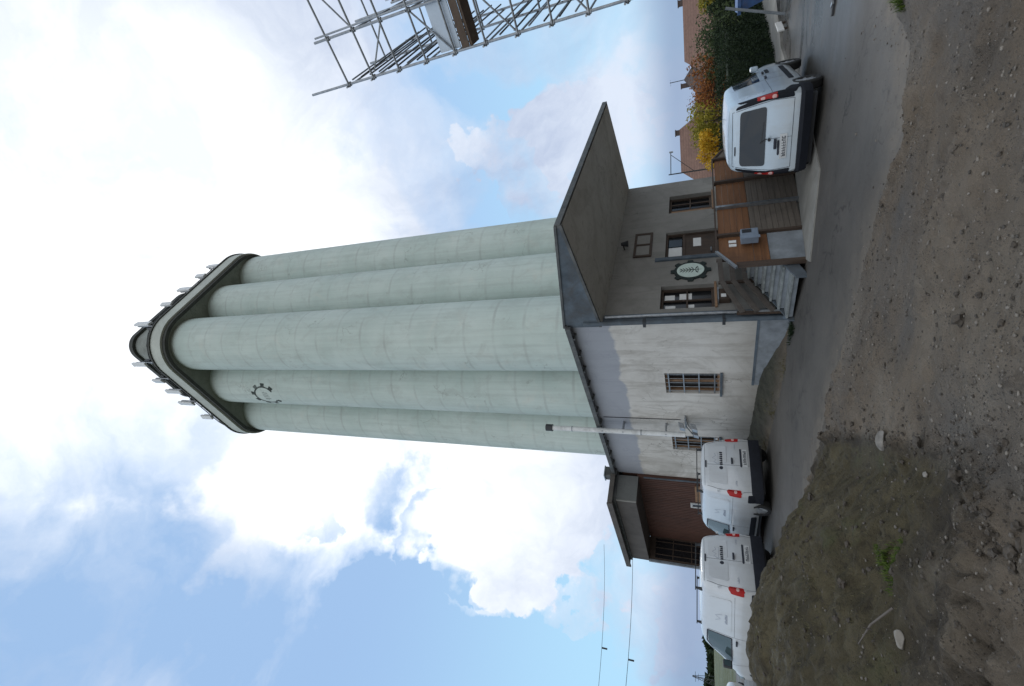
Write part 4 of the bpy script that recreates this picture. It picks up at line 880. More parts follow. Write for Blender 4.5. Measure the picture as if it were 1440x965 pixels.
def panel_van(label, loc, az, seed, full=True):
    rt = thing('panel_van', label, 'van', loc, 'white panel vans parked along the wall', local=True, rz=-R_(az))
    ST = [(0, .40, .80, .64, 1.60), (.03, .36, .865, .70, 1.70), (.12, .33, .893, .725, 1.745), (.45, .31, .91, .735, 1.765), (1.6, .30, .915, .74, 1.80), (2.35, .30, .915, .735, 1.79), (2.72, .30, .915, .71, 1.72), (3.05, .30, .915, .68, 1.52), (3.36, .30, .91, .70, 1.22), (3.55, .30, .90, .72, 1.06), (3.9, .30, .86, .66, .96), (4.12, .32, .76, .56, .82), (4.22, .38, .64, .45, .66)]
    body = van_body(ST, .98, .07).build('body', M['vanwhite'], rt, smooth=True)
    cs = []
    for y in (.78, 3.42):
        for s in (-1, 1):
            c = MB(); c.tube((s * .70, y, .33), (s * 1.1, y, .33), .375, 28); cs.append(c.build('cutter', None))
    cut(body, cs); body.data.set_sharp_from_angle(angle=R_(40)); sk = Skin(body)
    m = MB(); m.box(W, -.72, .72, .1, 4.0, .20, .50); m.build('underbody', M['black'], rt)
    for y in (.78, 3.42):
        for x in (-.80, .80): wheel(rt, x, y)
    # bumper wraps the rear
    m = MB(); pts = [(-.90, .34), (-.885, .10), (-.80, -.05), (-.4, -.11), (.4, -.11), (.80, -.05), (.885, .10), (.90, .34)]; ins = [(p[0] * .93, .34 if abs(p[0]) > .86 else .16) for p in pts]
    k = len(pts); m.add([(x, y, .26) for x, y in pts] + [(x, y, .26) for x, y in ins] + [(x, y, .50) for x, y in pts] + [(x, y, .50) for x, y in ins] + [(x * .99, y + .02, .53) for x, y in pts],
        [(i, i + 1, 2 * k + i + 1, 2 * k + i) for i in range(k - 1)] + [(i, i + 1, k + i + 1, k + i) for i in range(k - 1)] + [(2 * k + i, 2 * k + i + 1, 4 * k + i + 1, 4 * k + i) for i in range(k - 1)] + [(4 * k + i, 4 * k + i + 1, 3 * k + i + 1, 3 * k + i) for i in range(k - 1)] + [(0, k, 3 * k, 2 * k), (k - 1, 2 * k - 1, 4 * k - 1, 3 * k - 1)])
    m.build('rear_bumper', M['navy'], rt, smooth=True)
    for s, v in ((-1, 'left'), (1, 'right')):
        sk.patch(v, rr2(1.22, 2.95, .36, .50), .012, 1).build('side_moulding', M['navy'], rt, smooth=True)
        sk.patch(v, rr2(.03, .34, .44, .62), .012, 1).build('side_moulding', M['navy'], rt, smooth=True)
    # doors: two rear leaves with recessed pressings, hinges, handle
    m = MB(); sk.seam('rear', [(.0, .52), (.0, 1.66)], .008, .003, m); sk.seam('rear', [(-.76, .50), (-.79, .9), (-.72, 1.35), (-.62, 1.66), (.62, 1.66), (.72, 1.35), (.79, .9), (.76, .50)], .008, .003, m); m.build('rear_door_seam', M['ink'], rt, recalc=False)
    for x0, x1 in ((-.60, -.05), (.05, .60)):
        sk.patch('rear', [(x0, 1.10), (x1, 1.10), (x1 - (.06 if x1 > .3 else 0), 1.56), (x0 + (.06 if x0 < -.3 else 0), 1.56)], .010, 2).build('door_pressing', M['vanwhite'], rt, smooth=True)
    for s in (-1, 1):
        lamp = sk.patch('rear', [(s * .745, .78), (s * .85, .76), (s * .84, 1.08), (s * .79, 1.13), (s * .735, 1.10)], .016, 1).build('tail_lamp', M['red'], rt, smooth=True)
        sk.patch('left' if s < 0 else 'right', [(.015, .78), (.11, .78), (.10, 1.07), (.03, 1.09)], .015, 1).build('side_lens', M['red'], lamp, smooth=True)
        sk.patch('rear', [(s * .755, .88), (s * .83, .88), (s * .83, .95), (s * .755, .95)], .021, 1).build('clear_lens', M['lampwhite'], lamp, smooth=True)
        m = MB()
        for z in (.72, 1.30): m.box(W, s * .80 - .02, s * .80 + .02, -.012, .03, z, z + .06)
        m.build('hinge', M['vanwhite'], rt)
    m = MB(); m.box(W, .03, .21, -.035, .02, .94, .985); m.build('door_handle', M['ink'], rt, bevel=.008)
    sk.patch('rear', rr2(-.11, .11, 1.615, 1.645), .014, 1).build('brake_lamp', M['ink'], rt)
    pl = sk.patch('rear', rr2(-.03, .49, .575, .70), .014).build('number_plate', M['plate'], rt)
    m = MB(); glyphs(m, sk, 'rear', .02, .45, .60, .675, 8, seed, off=.018); m.build('plate_characters', M['ink'], pl, recalc=False)
    sk.patch('rear', rr2(-.05, .51, .715, .76), .018, 1).build('plate_lamp_bar', M['ink'], rt)
    # company wording and the fine drawing above it
    m = MB(); glyphs(m, sk, 'rear', -.02, .40, 1.20, 1.275, 7, seed + 3, th=.45, off=.0125); sk.patch('rear', [(-.10 + .05 * math.cos(a), 1.238 + .05 * math.sin(a)) for a in np.linspace(0, 6.28, 13)[:-1]], .0115, 0, 2).build('logo_disc', M['ink'], rt); m.build('rear_wording', M['ink'], rt, recalc=False)
    m = MB(); cv = [(.02, 1.33), (.08, 1.42), (.14, 1.36), (.20, 1.46), (.27, 1.37), (.34, 1.40)]; sk.seam('rear', cv, .012, .0125, m); sk.seam('rear', [(.0, 1.31), (.36, 1.31)], .008, .0125, m); m.build('logo_drawing', M['inkgrey'], rt, recalc=False)
    m = MB(); glyphs(m, sk, 'rear', -.62, -.46, .86, .90, 4, seed + 8); glyphs(m, sk, 'rear', .5, .66, .86, .89, 4, seed + 9); m.build('small_badge', M['inkgrey'], rt, recalc=False)
    # side
    for s, v in ((-1, 'left'), (1, 'right')):
        sk.patch(v, [(.36, 1.05), (1.72, 1.05), (1.72, 1.56), (.46, 1.56)], .010, 2).build('side_pressing', M['vanwhite'], rt, smooth=True)
        m = MB(); sk.seam(v, [(1.90, .34), (1.90, 1.60)], .008, .003, m); sk.seam(v, [(1.90, 1.60), (2.55, 1.62), (3.0, 1.40), (3.22, 1.05), (3.05, .60), (2.98, .34)], .008, .003, m); sk.seam(v, [(.2, .98), (1.9, .98)], .006, .003, m); m.build('side_seam', M['ink'], rt, recalc=False)
        gw = sk.patch(v, [(1.98, 1.06), (3.02, 1.04), (3.08, 1.12), (2.78, 1.46), (2.52, 1.60), (1.98, 1.60)], .007, 1).build('side_window', M['glass2'], rt, smooth=True)
        m = MB(); sk.seam(v, [(1.96, 1.04), (3.05, 1.02), (3.11, 1.12), (2.79, 1.49), (2.52, 1.63), (1.96, 1.62), (1.96, 1.04)], .03, .009, m); m.build('window_seal', M['ink'], gw, recalc=False)
        m = MB(); glyphs(m, sk, v, 1.0, 1.40, 1.14, 1.20, 6, seed + 5, th=.4, off=.0125); m.build('side_wording', M['inkgrey'], rt, recalc=False)
        m = MB(); sk.seam(v, [(1.05, 1.26), (1.15, 1.42), (1.25, 1.30), (1.36, 1.42)], .012, .0125, m); m.build('side_drawing', M['inkgrey'], rt, recalc=False)
        m = MB(); m.box(W, s * .93 - .02, s * .93 + .02, 2.02, 2.2, .90, .945); m.build('door_handle', M['ink'], rt, bevel=.006)
        mm = MB(); mm.box(W, min(s * .93, s * 1.12), max(s * .93, s * 1.12), 2.90, 3.02, 1.02, 1.25); mi = mm.build('door_mirror', M['black'], rt, bevel=.03)
        m = MB(); m.box(W, min(s * .96, s * 1.10), max(s * .96, s * 1.10), 2.892, 2.899, 1.05, 1.22); m.build('mirror_glass', M['glass2'], mi)
        sk.patch(v, [(3.78, .70), (4.05, .66), (4.0, .82), (3.75, .90)], .008, 1).build('headlight', M['lampwhite'] if 0 else M['glass2'], rt, smooth=True)
    sk.patch('wind', [(-.62, 3.42), (.62, 3.42), (.56, 2.86), (-.56, 2.86)], .007, 1).build('windscreen', M['glass'], rt, smooth=True)
    # roof bars
    for y in (.42, 1.9):
        m = MB(); m.box(W, -.70, .70, y - .015, y + .015, 1.862, 1.886); bar = m.build('roof_bar', M['darkmetal'], rt, bevel=.005)
        m = MB()
        for s in (-1, 1): m.hexa([(s * .66 - .03, y - .04, 1.70), (s * .66 + .03, y - .04, 1.70), (s * .66 + .03, y + .04, 1.70), (s * .66 - .03, y + .04, 1.70), (s * .64 - .02, y - .02, 1.862), (s * .64 + .02, y - .02, 1.862), (s * .64 + .02, y + .02, 1.862), (s * .64 - .02, y + .02, 1.862)])
        m.build('bar_feet', M['black'], bar)
    return rt
def place_local(x, y): return (x, y, RH(x) - .012)
panel_van('white panel van parked nearest the dirt mound, its side and cab window showing', place_local(-5.68, 12.95), -60, 21)
panel_van('white panel van parked against the white wall, right of the van by the mound', place_local(-3.5, 14.0), -43, 22)

def people_carrier():
    x, y = 4.22, 11.05
    rt = thing('tailgate_van', 'bluish white van with dark rear window and black-framed tail lamps parked before the timber dock', 'van', (x, y, RH(x) - .10), local=True, rz=-R_(36))
    ST = [(0, .44, .76, .60, 1.56), (.03, .38, .815, .66, 1.70), (.12, .34, .84, .68, 1.765), (.5, .32, .86, .69, 1.80), (1.7, .30, .86, .69, 1.82), (2.3, .30, .86, .685, 1.80), (2.62, .30, .86, .66, 1.73), (2.95, .30, .86, .63, 1.50), (3.25, .30, .855, .66, 1.20), (3.42, .30, .845, .68, 1.07), (3.8, .30, .81, .62, .98), (4.05, .32, .72, .52, .84), (4.15, .38, .60, .42, .68)]
    body = van_body(ST, .96, .22).build('body', M['vanblue'], rt, smooth=True); cs = []
    for yy in (.72, 3.3):
        for s in (-1, 1): c = MB(); c.tube((s * .66, yy, .31), (s * 1.1, yy, .31), .36, 28); cs.append(c.build('cutter', None))
    cut(body, cs); body.data.set_sharp_from_angle(angle=R_(40)); sk = Skin(body)
    m = MB(); m.box(W, -.68, .68, .1, 3.95, .18, .5); m.build('underbody', M['black'], rt)
    for yy in (.72, 3.3):
        for xx in (-.76, .76): wheel(rt, xx, yy, .30, .19)
    m = MB(); pts = [(-.87, .36), (-.86, .08), (-.78, -.07), (-.4, -.13), (.4, -.13), (.78, -.07), (.86, .08), (.87, .36)]; ins = [(p[0] * .93, .36 if abs(p[0]) > .82 else .14) for p in pts]; k = len(pts)
    m.add([(a * .97, b + .04, .28) for a, b in pts] + [(a, b, .29) for a, b in ins] + [(a, b, .42) for a, b in pts] + [(a * .99, b + .03, .475) for a, b in pts] + [(a, b, .48) for a, b in ins],
        [(i, i + 1, 2 * k + i + 1, 2 * k + i) for i in range(k - 1)] + [(i, i + 1, k + i + 1, k + i) for i in range(k - 1)] + [(2 * k + i, 2 * k + i + 1, 3 * k + i + 1, 3 * k + i) for i in range(k - 1)] + [(3 * k + i, 3 * k + i + 1, 4 * k + i + 1, 4 * k + i) for i in range(k - 1)] + [(0, k, 4 * k, 3 * k, 2 * k), (k - 1, 2 * k - 1, 5 * k - 1, 4 * k - 1, 3 * k - 1)])
    m.build('rear_bumper', M['navy'], rt, smooth=True)
    # tailgate with window
    m = MB(); sk.seam('rear', [(-.68, .58), (-.70, .95), (-.64, 1.35), (-.56, 1.69), (.56, 1.69), (.64, 1.35), (.70, .95), (.68, .58), (-.68, .58)], .009, .003, m); sk.seam('rear', [(-.05, .58), (-.05, 1.02)], .006, .003, m); m.build('tailgate_seam', M['ink'], rt, recalc=False)
    gw = sk.patch('rear', [(-.60, 1.06), (.60, 1.06), (.56, 1.52), (.50, 1.55), (-.50, 1.55), (-.56, 1.52)], .008, 2).build('rear_window', M['glass'], rt, smooth=True)
    m = MB(); sk.seam('rear', [(-.05, 1.035), (-.05, 1.06), (-.12, 1.16)], .022, .03, m); sk.seam('rear', [(-.12, 1.14), (.30, 1.10)], .012, .02, m); m.build('wiper', M['black'], gw, recalc=False)
    m = MB(); m.tube((-.05, -.05, 1.0), (-.05, .02, 1.0), .03, 12); m.build('wiper_hub', M['black'], rt)
    m = MB(); m.box(W, -.26, -.06, -.045, .03, .86, .91); m.build('tailgate_handle', M['ink'], rt, bevel=.01)
    sk.patch('rear', rr2(-.33, -.13, 1.625, 1.65), .01, 1).build('brake_lamp', M['ink'], rt)
    pl = sk.patch('rear', rr2(-.48, .02, .665, .795), .012, 0).build('number_plate', M['plate'], rt)
    m = MB(); glyphs(m, sk, 'rear', -.44, -.02, .69, .76, 8, 5, off=.016); m.build('plate_characters', M['ink'], pl, recalc=False)
    sk.patch('rear', rr2(-.40, -.10, .80, .84), .02, 1).build('plate_lamp_bar', M['ink'], rt)
    for s, v in ((-1, 'left'), (1, 'right')):
        fr = sk.patch('rear', [(s * .70, .58), (s * .80, .60), (s * .80, 1.10), (s * .66, 1.60), (s * .60, 1.64), (s * .69, 1.20), (s * .725, .95)], .010, 1).build('pillar_trim', M['navy'], rt, smooth=True)
        sk.patch(v, [(.02, .60), (.10, .60), (.17, 1.10), (.30, 1.60), (.20, 1.55), (.06, 1.1)], .009, 1).build('pillar_trim', M['navy'], rt, smooth=True)
        lp = sk.patch('rear', [(s * .735, .88), (s * .80, .88), (s * .79, 1.10), (s * .745, 1.25), (s * .72, 1.23), (s * .745, 1.05)], .02, 1).build('tail_lamp', M['red'], rt, smooth=True)
        sk.patch(v, [(.04, .88), (.10, .88), (.13, 1.12), (.17, 1.25), (.10, 1.23)], .016, 1).build('side_lens', M['red'], lp, smooth=True)
        sk.patch('rear', [(s * .735, .90), (s * .80, .90), (s * .79, .98), (s * .74, .98)], .026, 1).build('clear_lens', M['lampwhite'], lp, smooth=True)
        sk.patch('rear', [(s * .735, 1.10), (s * .78, 1.10), (s * .765, 1.18), (s * .73, 1.18)], .026, 1).build('clear_lens', M['lampwhite'], lp, smooth=True)
        sk.patch(v, [(.42, 1.08), (1.50, 1.06), (1.50, 1.55), (.52, 1.55)], .009, 2).build('side_pressing', M['vanblue'], rt, smooth=True)
        for (q0, q1) in ((1.62, 2.15),): sk.patch(v, [(q0, 1.06), (q1, 1.05), (q1, 1.60), (q0 + .02, 1.59)], .008, 1).build('side_window', M['glass'], rt, smooth=True)
        sk.patch(v, [(2.22, 1.05), (2.98, 1.04), (2.72, 1.42), (2.50, 1.58), (2.22, 1.60)], .008, 1).build('front_side_window', M['glass'], rt, smooth=True)
        m = MB(); sk.seam(v, [(2.19, .34), (2.19, 1.60)], .009, .003, m); sk.seam(v, [(1.56, .34), (1.56, 1.66)], .009, .003, m); sk.seam(v, [(2.92, .34), (3.1, 1.0), (2.7, 1.50)], .009, .003, m); sk.seam(v, [(.2, .96), (1.56, .96)], .007, .003, m); m.build('side_seam', M['ink'], rt, recalc=False)
        sk.patch(v, rr2(1.12, 2.85, .46, .56), .012, 1).build('side_moulding', M['navy'], rt, smooth=True)
        sk.patch(v, rr2(2.3, 2.75, .80, .88), .012, 1).build('side_moulding', M['navy'], rt, smooth=True)
        sk.patch(v, [(.02, .56), (.36, .40), (.34, .62), (.15, .74), (.02, .76)], .012, 1).build('side_moulding', M['navy'], rt, smooth=True)
        m = MB(); m.box(W, s * .87 - .02, s * .87 + .02, 1.62, 1.80, .92, .965); m.box(W, s * .87 - .02, s * .87 + .02, 2.26, 2.42, .92, .965); m.build('door_handle', M['ink'], rt, bevel=.006)
        mm = MB(); mm.box(W, min(s * .86, s * .98), max(s * .86, s * .98), 2.70, 2.82, 1.0, 1.18); mm.build('door_mirror', M['vanblue'], rt, bevel=.035)
        sk.patch(v, [(3.72, .70), (3.98, .66), (3.94, .84), (3.70, .92)], .008, 1).build('headlight', M['glass2'], rt, smooth=True)
    sk.patch('wind', [(-.58, 3.30), (.58, 3.30), (.52, 2.78), (-.52, 2.78)], .007, 1).build('windscreen', M['glass'], rt, smooth=True)
    m = MB(); m.tube((.1, 1.9, 1.80), (.1, 1.75, 2.05), .006, 6); m.build('aerial', M['black'], rt)
people_carrier()
# distant white car at the left edge of the lot
def far_car():
    a = R_(-35.9); D = 24; x, y = D * math.sin(a), D * math.cos(a)
    rt = thing('parked_car', 'white car parked beyond the nearest van, at the edge of the green field', 'car', (x, y, RH(x)), local=True, rz=-R_(165))
    ST = [(0, .42, .66, .5, .95), (.08, .32, .80, .6, 1.02), (.5, .28, .85, .64, 1.08), (.75, .28, .86, .60, 1.25), (1.15, .28, .86, .58, 1.42), (2.0, .28, .86, .58, 1.44), (2.55, .28, .86, .56, 1.32), (3.0, .28, .85, .62, 1.02), (3.4, .28, .84, .64, .93), (3.9, .30, .78, .55, .82), (4.1, .38, .62, .4, .62)]
    body = van_body(ST, .86, 0).build('body', M['vanwhite'], rt, smooth=True); cs = []
    for yy in (.75, 3.25):
        for s in (-1, 1): c = MB(); c.tube((s * .66, yy, .30), (s * 1.1, yy, .30), .35, 24); cs.append(c.build('cutter', None))
    cut(body, cs); body.data.set_sharp_from_angle(angle=R_(40)); sk = Skin(body)
    m = MB(); m.box(W, -.66, .66, .15, 3.8, .18, .45); m.build('underbody', M['black'], rt)
    for yy in (.75, 3.25):
        for xx in (-.76, .76): wheel(rt, xx, yy, .30, .18)
    for v in ('left', 'right'):
        sk.patch(v, [(.80, .90), (1.75, .90), (1.75, 1.32), (1.12, 1.32)], .008, 1).build('side_window', M['glass'], rt, smooth=True)
        sk.patch(v, [(1.82, .90), (2.90, .90), (2.5, 1.22), (2.2, 1.32), (1.82, 1.33)], .008, 1).build('side_window', M['glass'], rt, smooth=True)
    for s in (-1, 1): sk.patch('rear', rr2(min(s * .62, s * .78), max(s * .62, s * .78), .62, .86), .015, 1).build('tail_lamp', M['red'], rt)
    m = MB(); m.box(W, -.78, .78, -.08, .12, .35, .55); m.build('rear_bumper', M['navy'], rt, bevel=.03)
far_car()
# ------------------------------------------------------------------ scaffold
SA = R_(35.9); SD = 11.0
SF = Frame((SD * math.sin(SA), SD * math.cos(SA), 0), TL, TR)   # a: minus = towards the right-hand edge, b: away
sc = thing('scaffold_tower', 'open galvanised scaffold tower with brown boards and a pale sheet, standing right of the silo', 'scaffold', (SF.o.x, SF.o.y, RH(SF.o.x)))
zg = -1.0; lifts = [9.9 - .745 * k for k in range(14)]
def sb(name, mat, p, q, r=.026):
    m = MB(); m.tube(p, q, r, 8); m.build(name, mat, sc, smooth=True)
cols_ = [(0, 0, 11.1), (0, 2.0, 10.4), (0, 4.0, 10.2), (-.98, 0, 10.3), (-.98, 2.0, 10.3), (-.98, 4.0, 10.2), (-3.0, 0, 10.6), (-3.0, 2.0, 10.3), (-3.0, 4.0, 10.3)]
for a, b, t in cols_: sb('standard', M['galv'], SF(a, b, zg), SF(a, b, t), .029)
for a, b in ((0, 0), (-.98, 0)):
    for z in lifts: m = MB(); m.tube(SF(a, b, z - .04), SF(a, b, z + .04), .052, 10); m.build('coupler', M['galv'], sc)
for k, z in enumerate(lifts):
    sb('transom', M['galv'], SF(.06, -.04, z), SF(-3.4, -.04, z), .024)
    if k % 2 == 0: sb('transom', M['galv'], SF(.06, 2.04, z), SF(-3.1, 2.04, z), .024)
    sb('ledger', M['galv'], SF(.04, -.1, z + .05), SF(.04, 4.2, z + .05), .022)
    if k % 2 == 1: sb('ledger', M['galv'], SF(-.98, -.1, z + .05), SF(-.98, 4.2, z + .05), .022)
m = MB()
for k in range(11): sb('rafter_tube', M['darkmetal' if k % 3 else 'galv'], SF(-.05, .12, 9.85 - .27 * k), SF(-.10 - .05 * (k % 2), 4.1, 9.72 - .27 * k), .019)
for k in range(7): sb('rafter_tube', M['darkmetal' if k % 3 else 'galv'], SF(-.05, .12, 6.2 - .33 * k), SF(-.10, 4.1, 6.2 - .33 * k), .019)
for k in range(4): sb('brace', M['galv'], SF(-.0, 0, 2.45 + 1.49 * k), SF(-.98, .0, 3.2 + 1.49 * k), .02)
sb('brace', M['galv'], SF(-.98, 0, 9.15), SF(-3, 0, 10.4), .02); sb('brace', M['galv'], SF(-.98, .02, 8.4), SF(-.1, .02, 9.1), .02); sb('guard_tube', M['galv'], SF(-1.06, -.04, 10.2), SF(-1.06, -.04, 6.5), .02)
def sbox(name, mat, *a):
    m = MB(); m.box(SF, *a); return m.build(name, mat, sc)
sbox('platform_board', M['deckboard'], -3.3, -.02, .03, .50, 6.50, 6.56)
sbox('toe_board', M['deckboard'], -3.3, -.02, .0, .03, 6.565, 6.74)
sbox('platform_board', M['deckboard'], -3.3, -.9, .9, 1.5, 5.72, 5.78); sbox('platform_board', M['deckboard'], -3.3, -.9, .1, .7, 4.22, 4.28); sbox('platform_board', M['deckboard'], -3.3, -1.2, .2, .8, 8.02, 8.07)
sbox('pale_sheet', M['panel_pale'], -3.3, -.05, .03, .06, 6.78, 7.28)
for z in (8.95, 7.9): sbox('pale_sheet', M['panel_pale'], -3.1, -1.15, 1.95, 1.98, z - .32, z + .25)
m = MB(); 
for k in range(14): m.tube(SF(-.9 - .0 * k, .95 + .12 * 0, 3.0 + .3 * k), SF(-.9, 1.35, 3.0 + .3 * k), .014, 6)
m.tube(SF(-.9, .95, 1), SF(-.9, .95, 7.4), .02, 6); m.tube(SF(-.9, 1.35, 1), SF(-.9, 1.35, 7.4), .02, 6); m.build('ladder', M['galv'], sc)

# ------------------------------------------------------------------ foliage
def leaves(name, pts, size, mat, parent=None, rnd=random, asp=.6):
    m = MB(); vs = []; fs = []
    for (x, y, z) in pts:
        s = size * rnd.uniform(.6, 1.35); a = Vector((rnd.gauss(0, 1), rnd.gauss(0, 1), rnd.gauss(0, 1))).normalized(); b = a.cross(Vector((rnd.gauss(0, 1), rnd.gauss(0, 1), rnd.gauss(0, 1)))).normalized() * asp
        c = Vector((x, y, z)); n = len(vs); vs += [c - a * s * .5, c + b * s * .35, c + a * s * .5, c - b * s * .35]; fs.append((n, n + 1, n + 2, n + 3))
    m.add(vs, fs); return m.build(name, mat, parent, recalc=False)
def shrub(name, label, cat, az, D, w, h, mat, n=2600, group=None, size=.13, zoff=0, hang=None):
    x, y = D * math.sin(R_(az)), D * math.cos(R_(az)); z0 = RH(x) + zoff if D < 60 else -.6
    t = thing(name, label, cat, (x, y, z0), group); rn = random.Random(hash((round(az * 10), round(D))) & 0xffff)
    cl = []
    for k in range(int(14 + 5 * w)):
        a = rn.uniform(0, 6.28); r = rn.uniform(.1, .42) * w; zz = rn.uniform(.30, .86) * h; cl.append((x + r * math.cos(a), y + r * math.sin(a), z0 + zz, rn.uniform(.12, .26) * min(w, h) * (1.25 - .5 * zz / h)))
    pts = []
    for k in range(n):
        c = rn.choice(cl); d = Vector((rn.gauss(0, 1), rn.gauss(0, 1), rn.gauss(0, 1))).normalized() * c[3] * rn.uniform(.45, 1.15); pts.append((c[0] + d.x, c[1] + d.y, max(z0 + .02, c[2] + d.z)))
    leaves('foliage', pts, size, mat, t, rn)
    m = MB()
    for c in cl: m.tube((x + rn.uniform(-.1, .1), y + rn.uniform(-.1, .1), z0 - .1), (c[0], c[1], c[2]), .05 + .008 * h, 6, .012)
    m.build('branches', M['bark'], t); return t
# clipped hedge along the street: two stretches
def hedge(label, p, q, h, w):
    p = Vector((*p, 0)); q = Vector((*q, 0)); L = (q - p).length; d = (q - p) / L; nrm = Vector((d.y, -d.x, 0)); rn = random.Random(int(L * 100)); z0 = RH(p.x)
    t = thing('hedge', label, 'hedge', (p.x, p.y, z0)); pts = []; n = int(L * 1500)
    for k in range(n):
        u = rn.random() * L; f = rn.random(); hh = h + .12 * math.sin(u * 1.7) + .08 * math.sin(u * 4.1 + 1) + rn.gauss(0, .035)
        bul = .12 * math.sin(u * 2.3) * .5
        if f < .52: a = w / 2 + bul + rn.gauss(0, .06); z = rn.uniform(.05, 1) * hh
        elif f < .68: a = -w / 2 + rn.gauss(0, .05); z = rn.uniform(.05, 1) * hh
        else: a = rn.uniform(-w / 2, w / 2); z = hh + rn.gauss(0, .05)
        c = p + d * u + nrm * a; pts.append((c.x, c.y, RH(c.x) + z))
    leaves('foliage', pts, .10, M['lf_hedge'], t, rn)
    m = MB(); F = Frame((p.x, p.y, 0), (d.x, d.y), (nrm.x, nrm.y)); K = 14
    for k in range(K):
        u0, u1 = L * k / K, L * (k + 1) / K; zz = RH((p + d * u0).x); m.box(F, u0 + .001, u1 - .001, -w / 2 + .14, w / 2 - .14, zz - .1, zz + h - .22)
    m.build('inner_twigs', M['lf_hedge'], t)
hedge('long dark green clipped hedge behind the tailgate van, bordering the street', (9.3, 18.95), (19.5, 28.2), 1.78, 1.3)
hedge('lower dark hedge end directly behind the roof of the tailgate van', (6.3, 16.6), (9.1, 18.8), 1.62, 1.0)
shrub('yellow_shrub', 'bright yellow autumn shrub beside the end of the dock boards', 'shrub', 20.6, 21, 1.5, 2.75, M['lf_yellow'], 3600)
shrub('olive_shrub', 'tall olive-yellow autumn bush behind the bright yellow shrub', 'shrub', 23.4, 25, 3.0, 3.3, M['lf_olive'], 4200, size=.15)
shrub('rust_shrub', 'rust-red autumn bush in the middle of the row behind the hedge', 'shrub', 26.2, 27, 3.0, 3.1, M['lf_rust'], 4200, size=.15)
shrub('bare_bush', 'brown half-bare bush between the rust-red bush and the olive one', 'shrub', 25.0, 30, 2.6, 3.2, M['lf_brown'], 1800, size=.12)
shrub('green_bush', 'loose grey-green bush behind the right part of the hedge', 'shrub', 29.6, 27, 4.2, 3.0, M['lf_green'], 4600, size=.15)
shrub('dark_bush', 'darker green bush behind the hedge at the far right', 'shrub', 31.8, 29, 3.0, 2.4, M['lf_hedge'], 2600, size=.15)
shrub('golden_bush', 'small golden bush before the big brown roof at the right edge', 'shrub', 34.0, 31, 1.8, 3.0, M['lf_olive'], 2200, size=.13)
# ------------------------------------------------------------------ houses
def house(label, az, D, rot, w, dp, ze, zr, roof, chim=True, ant=False):
    x, y = D * math.sin(R_(az)), D * math.cos(R_(az)); a = R_(rot); F = Frame((x, y, 0), (math.cos(a), math.sin(a)), (-math.sin(a), math.cos(a)))
    t = thing('house', label, 'house', (x, y, -1.0))
    m = MB(); m.box(F, -w / 2, w / 2, -dp / 2, dp / 2, -1.5, ze)
    wl = m.build('wall', M['housewall'], t)
    hp = w * .22; r = MB(); e = .35; dz = (zr - ze) / (dp / 2) * e
    for s in (-1, 1): r.hexa([F(-w / 2 - e, s * (dp / 2 + e), ze - dz), F(w / 2 + e, s * (dp / 2 + e), ze - dz), F(w / 2 - hp, 0, zr), F(-w / 2 + hp, 0, zr), F(-w / 2 - e, s * (dp / 2 + e), ze - dz + .15), F(w / 2 + e, s * (dp / 2 + e), ze - dz + .15), F(w / 2 - hp, 0, zr + .15), F(-w / 2 + hp, 0, zr + .15)])
    for s in (-1, 1): r.add([F(s * (w / 2 + e), -(dp / 2 + e), ze - dz + .14), F(s * (w / 2 + e), dp / 2 + e, ze - dz + .14), F(s * (w / 2 - hp), 0, zr + .14)], [(0, 1, 2)])
    rf = r.build('roof', roof, t)
    if chim: m = MB(); m.box(F, w * .2, w * .2 + .4, .3, .7, zr - .8, zr + .45); m.box(F, w * .2 - .05, w * .2 + .45, .25, .75, zr + .451, zr + .52); m.build('chimney', M['roof2'], rf)
    if ant:
        m = MB(); m.tube(F(-w * .2, 0, zr), F(-w * .2, 0, zr + 1.3), .03, 6); 
        for k in range(4): m.tube(F(-w * .2 - .35, -.2 + .14 * k, zr + 1.25), F(-w * .2 + .35, -.2 + .14 * k, zr + 1.25), .015, 5)
        m.build('roof_aerial', M['darkmetal'], rf)
    for k in range(3):
        q = -w / 2 + w * (k + .5) / 3; m = MB(); m.box(F, q - .5, q + .5, -dp / 2 - .04, -dp / 2 - .001, ze - 1.5, ze - .4); wi = m.build('window', M['pipewhite'], t); m = MB(); m.box(F, q - .42, q + .42, -dp / 2 - .05, -dp / 2 - .041, ze - 1.42, ze - .48); m.build('pane', M['pane'], wi)
    return t
house('large brown-roofed house at the right edge beyond the hedge', 32.2, 46, -28, 8.0, 8, .2, 2.85, M['roof1'])
house('small grey-brown house in the middle of the far row, with a roof aerial', 27.8, 50, 62, 8, 5, 1.0, 3.0, M['roof2'], True, True)
house('low dark roof between the small grey house and the left-hand brown house', 25.0, 56, -10, 5, 6, .2, 2.1, M['roof2'], False)
house('brown-roofed house just right of the grey warehouse wall, behind the yellow shrub', 21.0, 44, -28, 6.0, 6.5, .6, 3.35, M['roof1'], True)
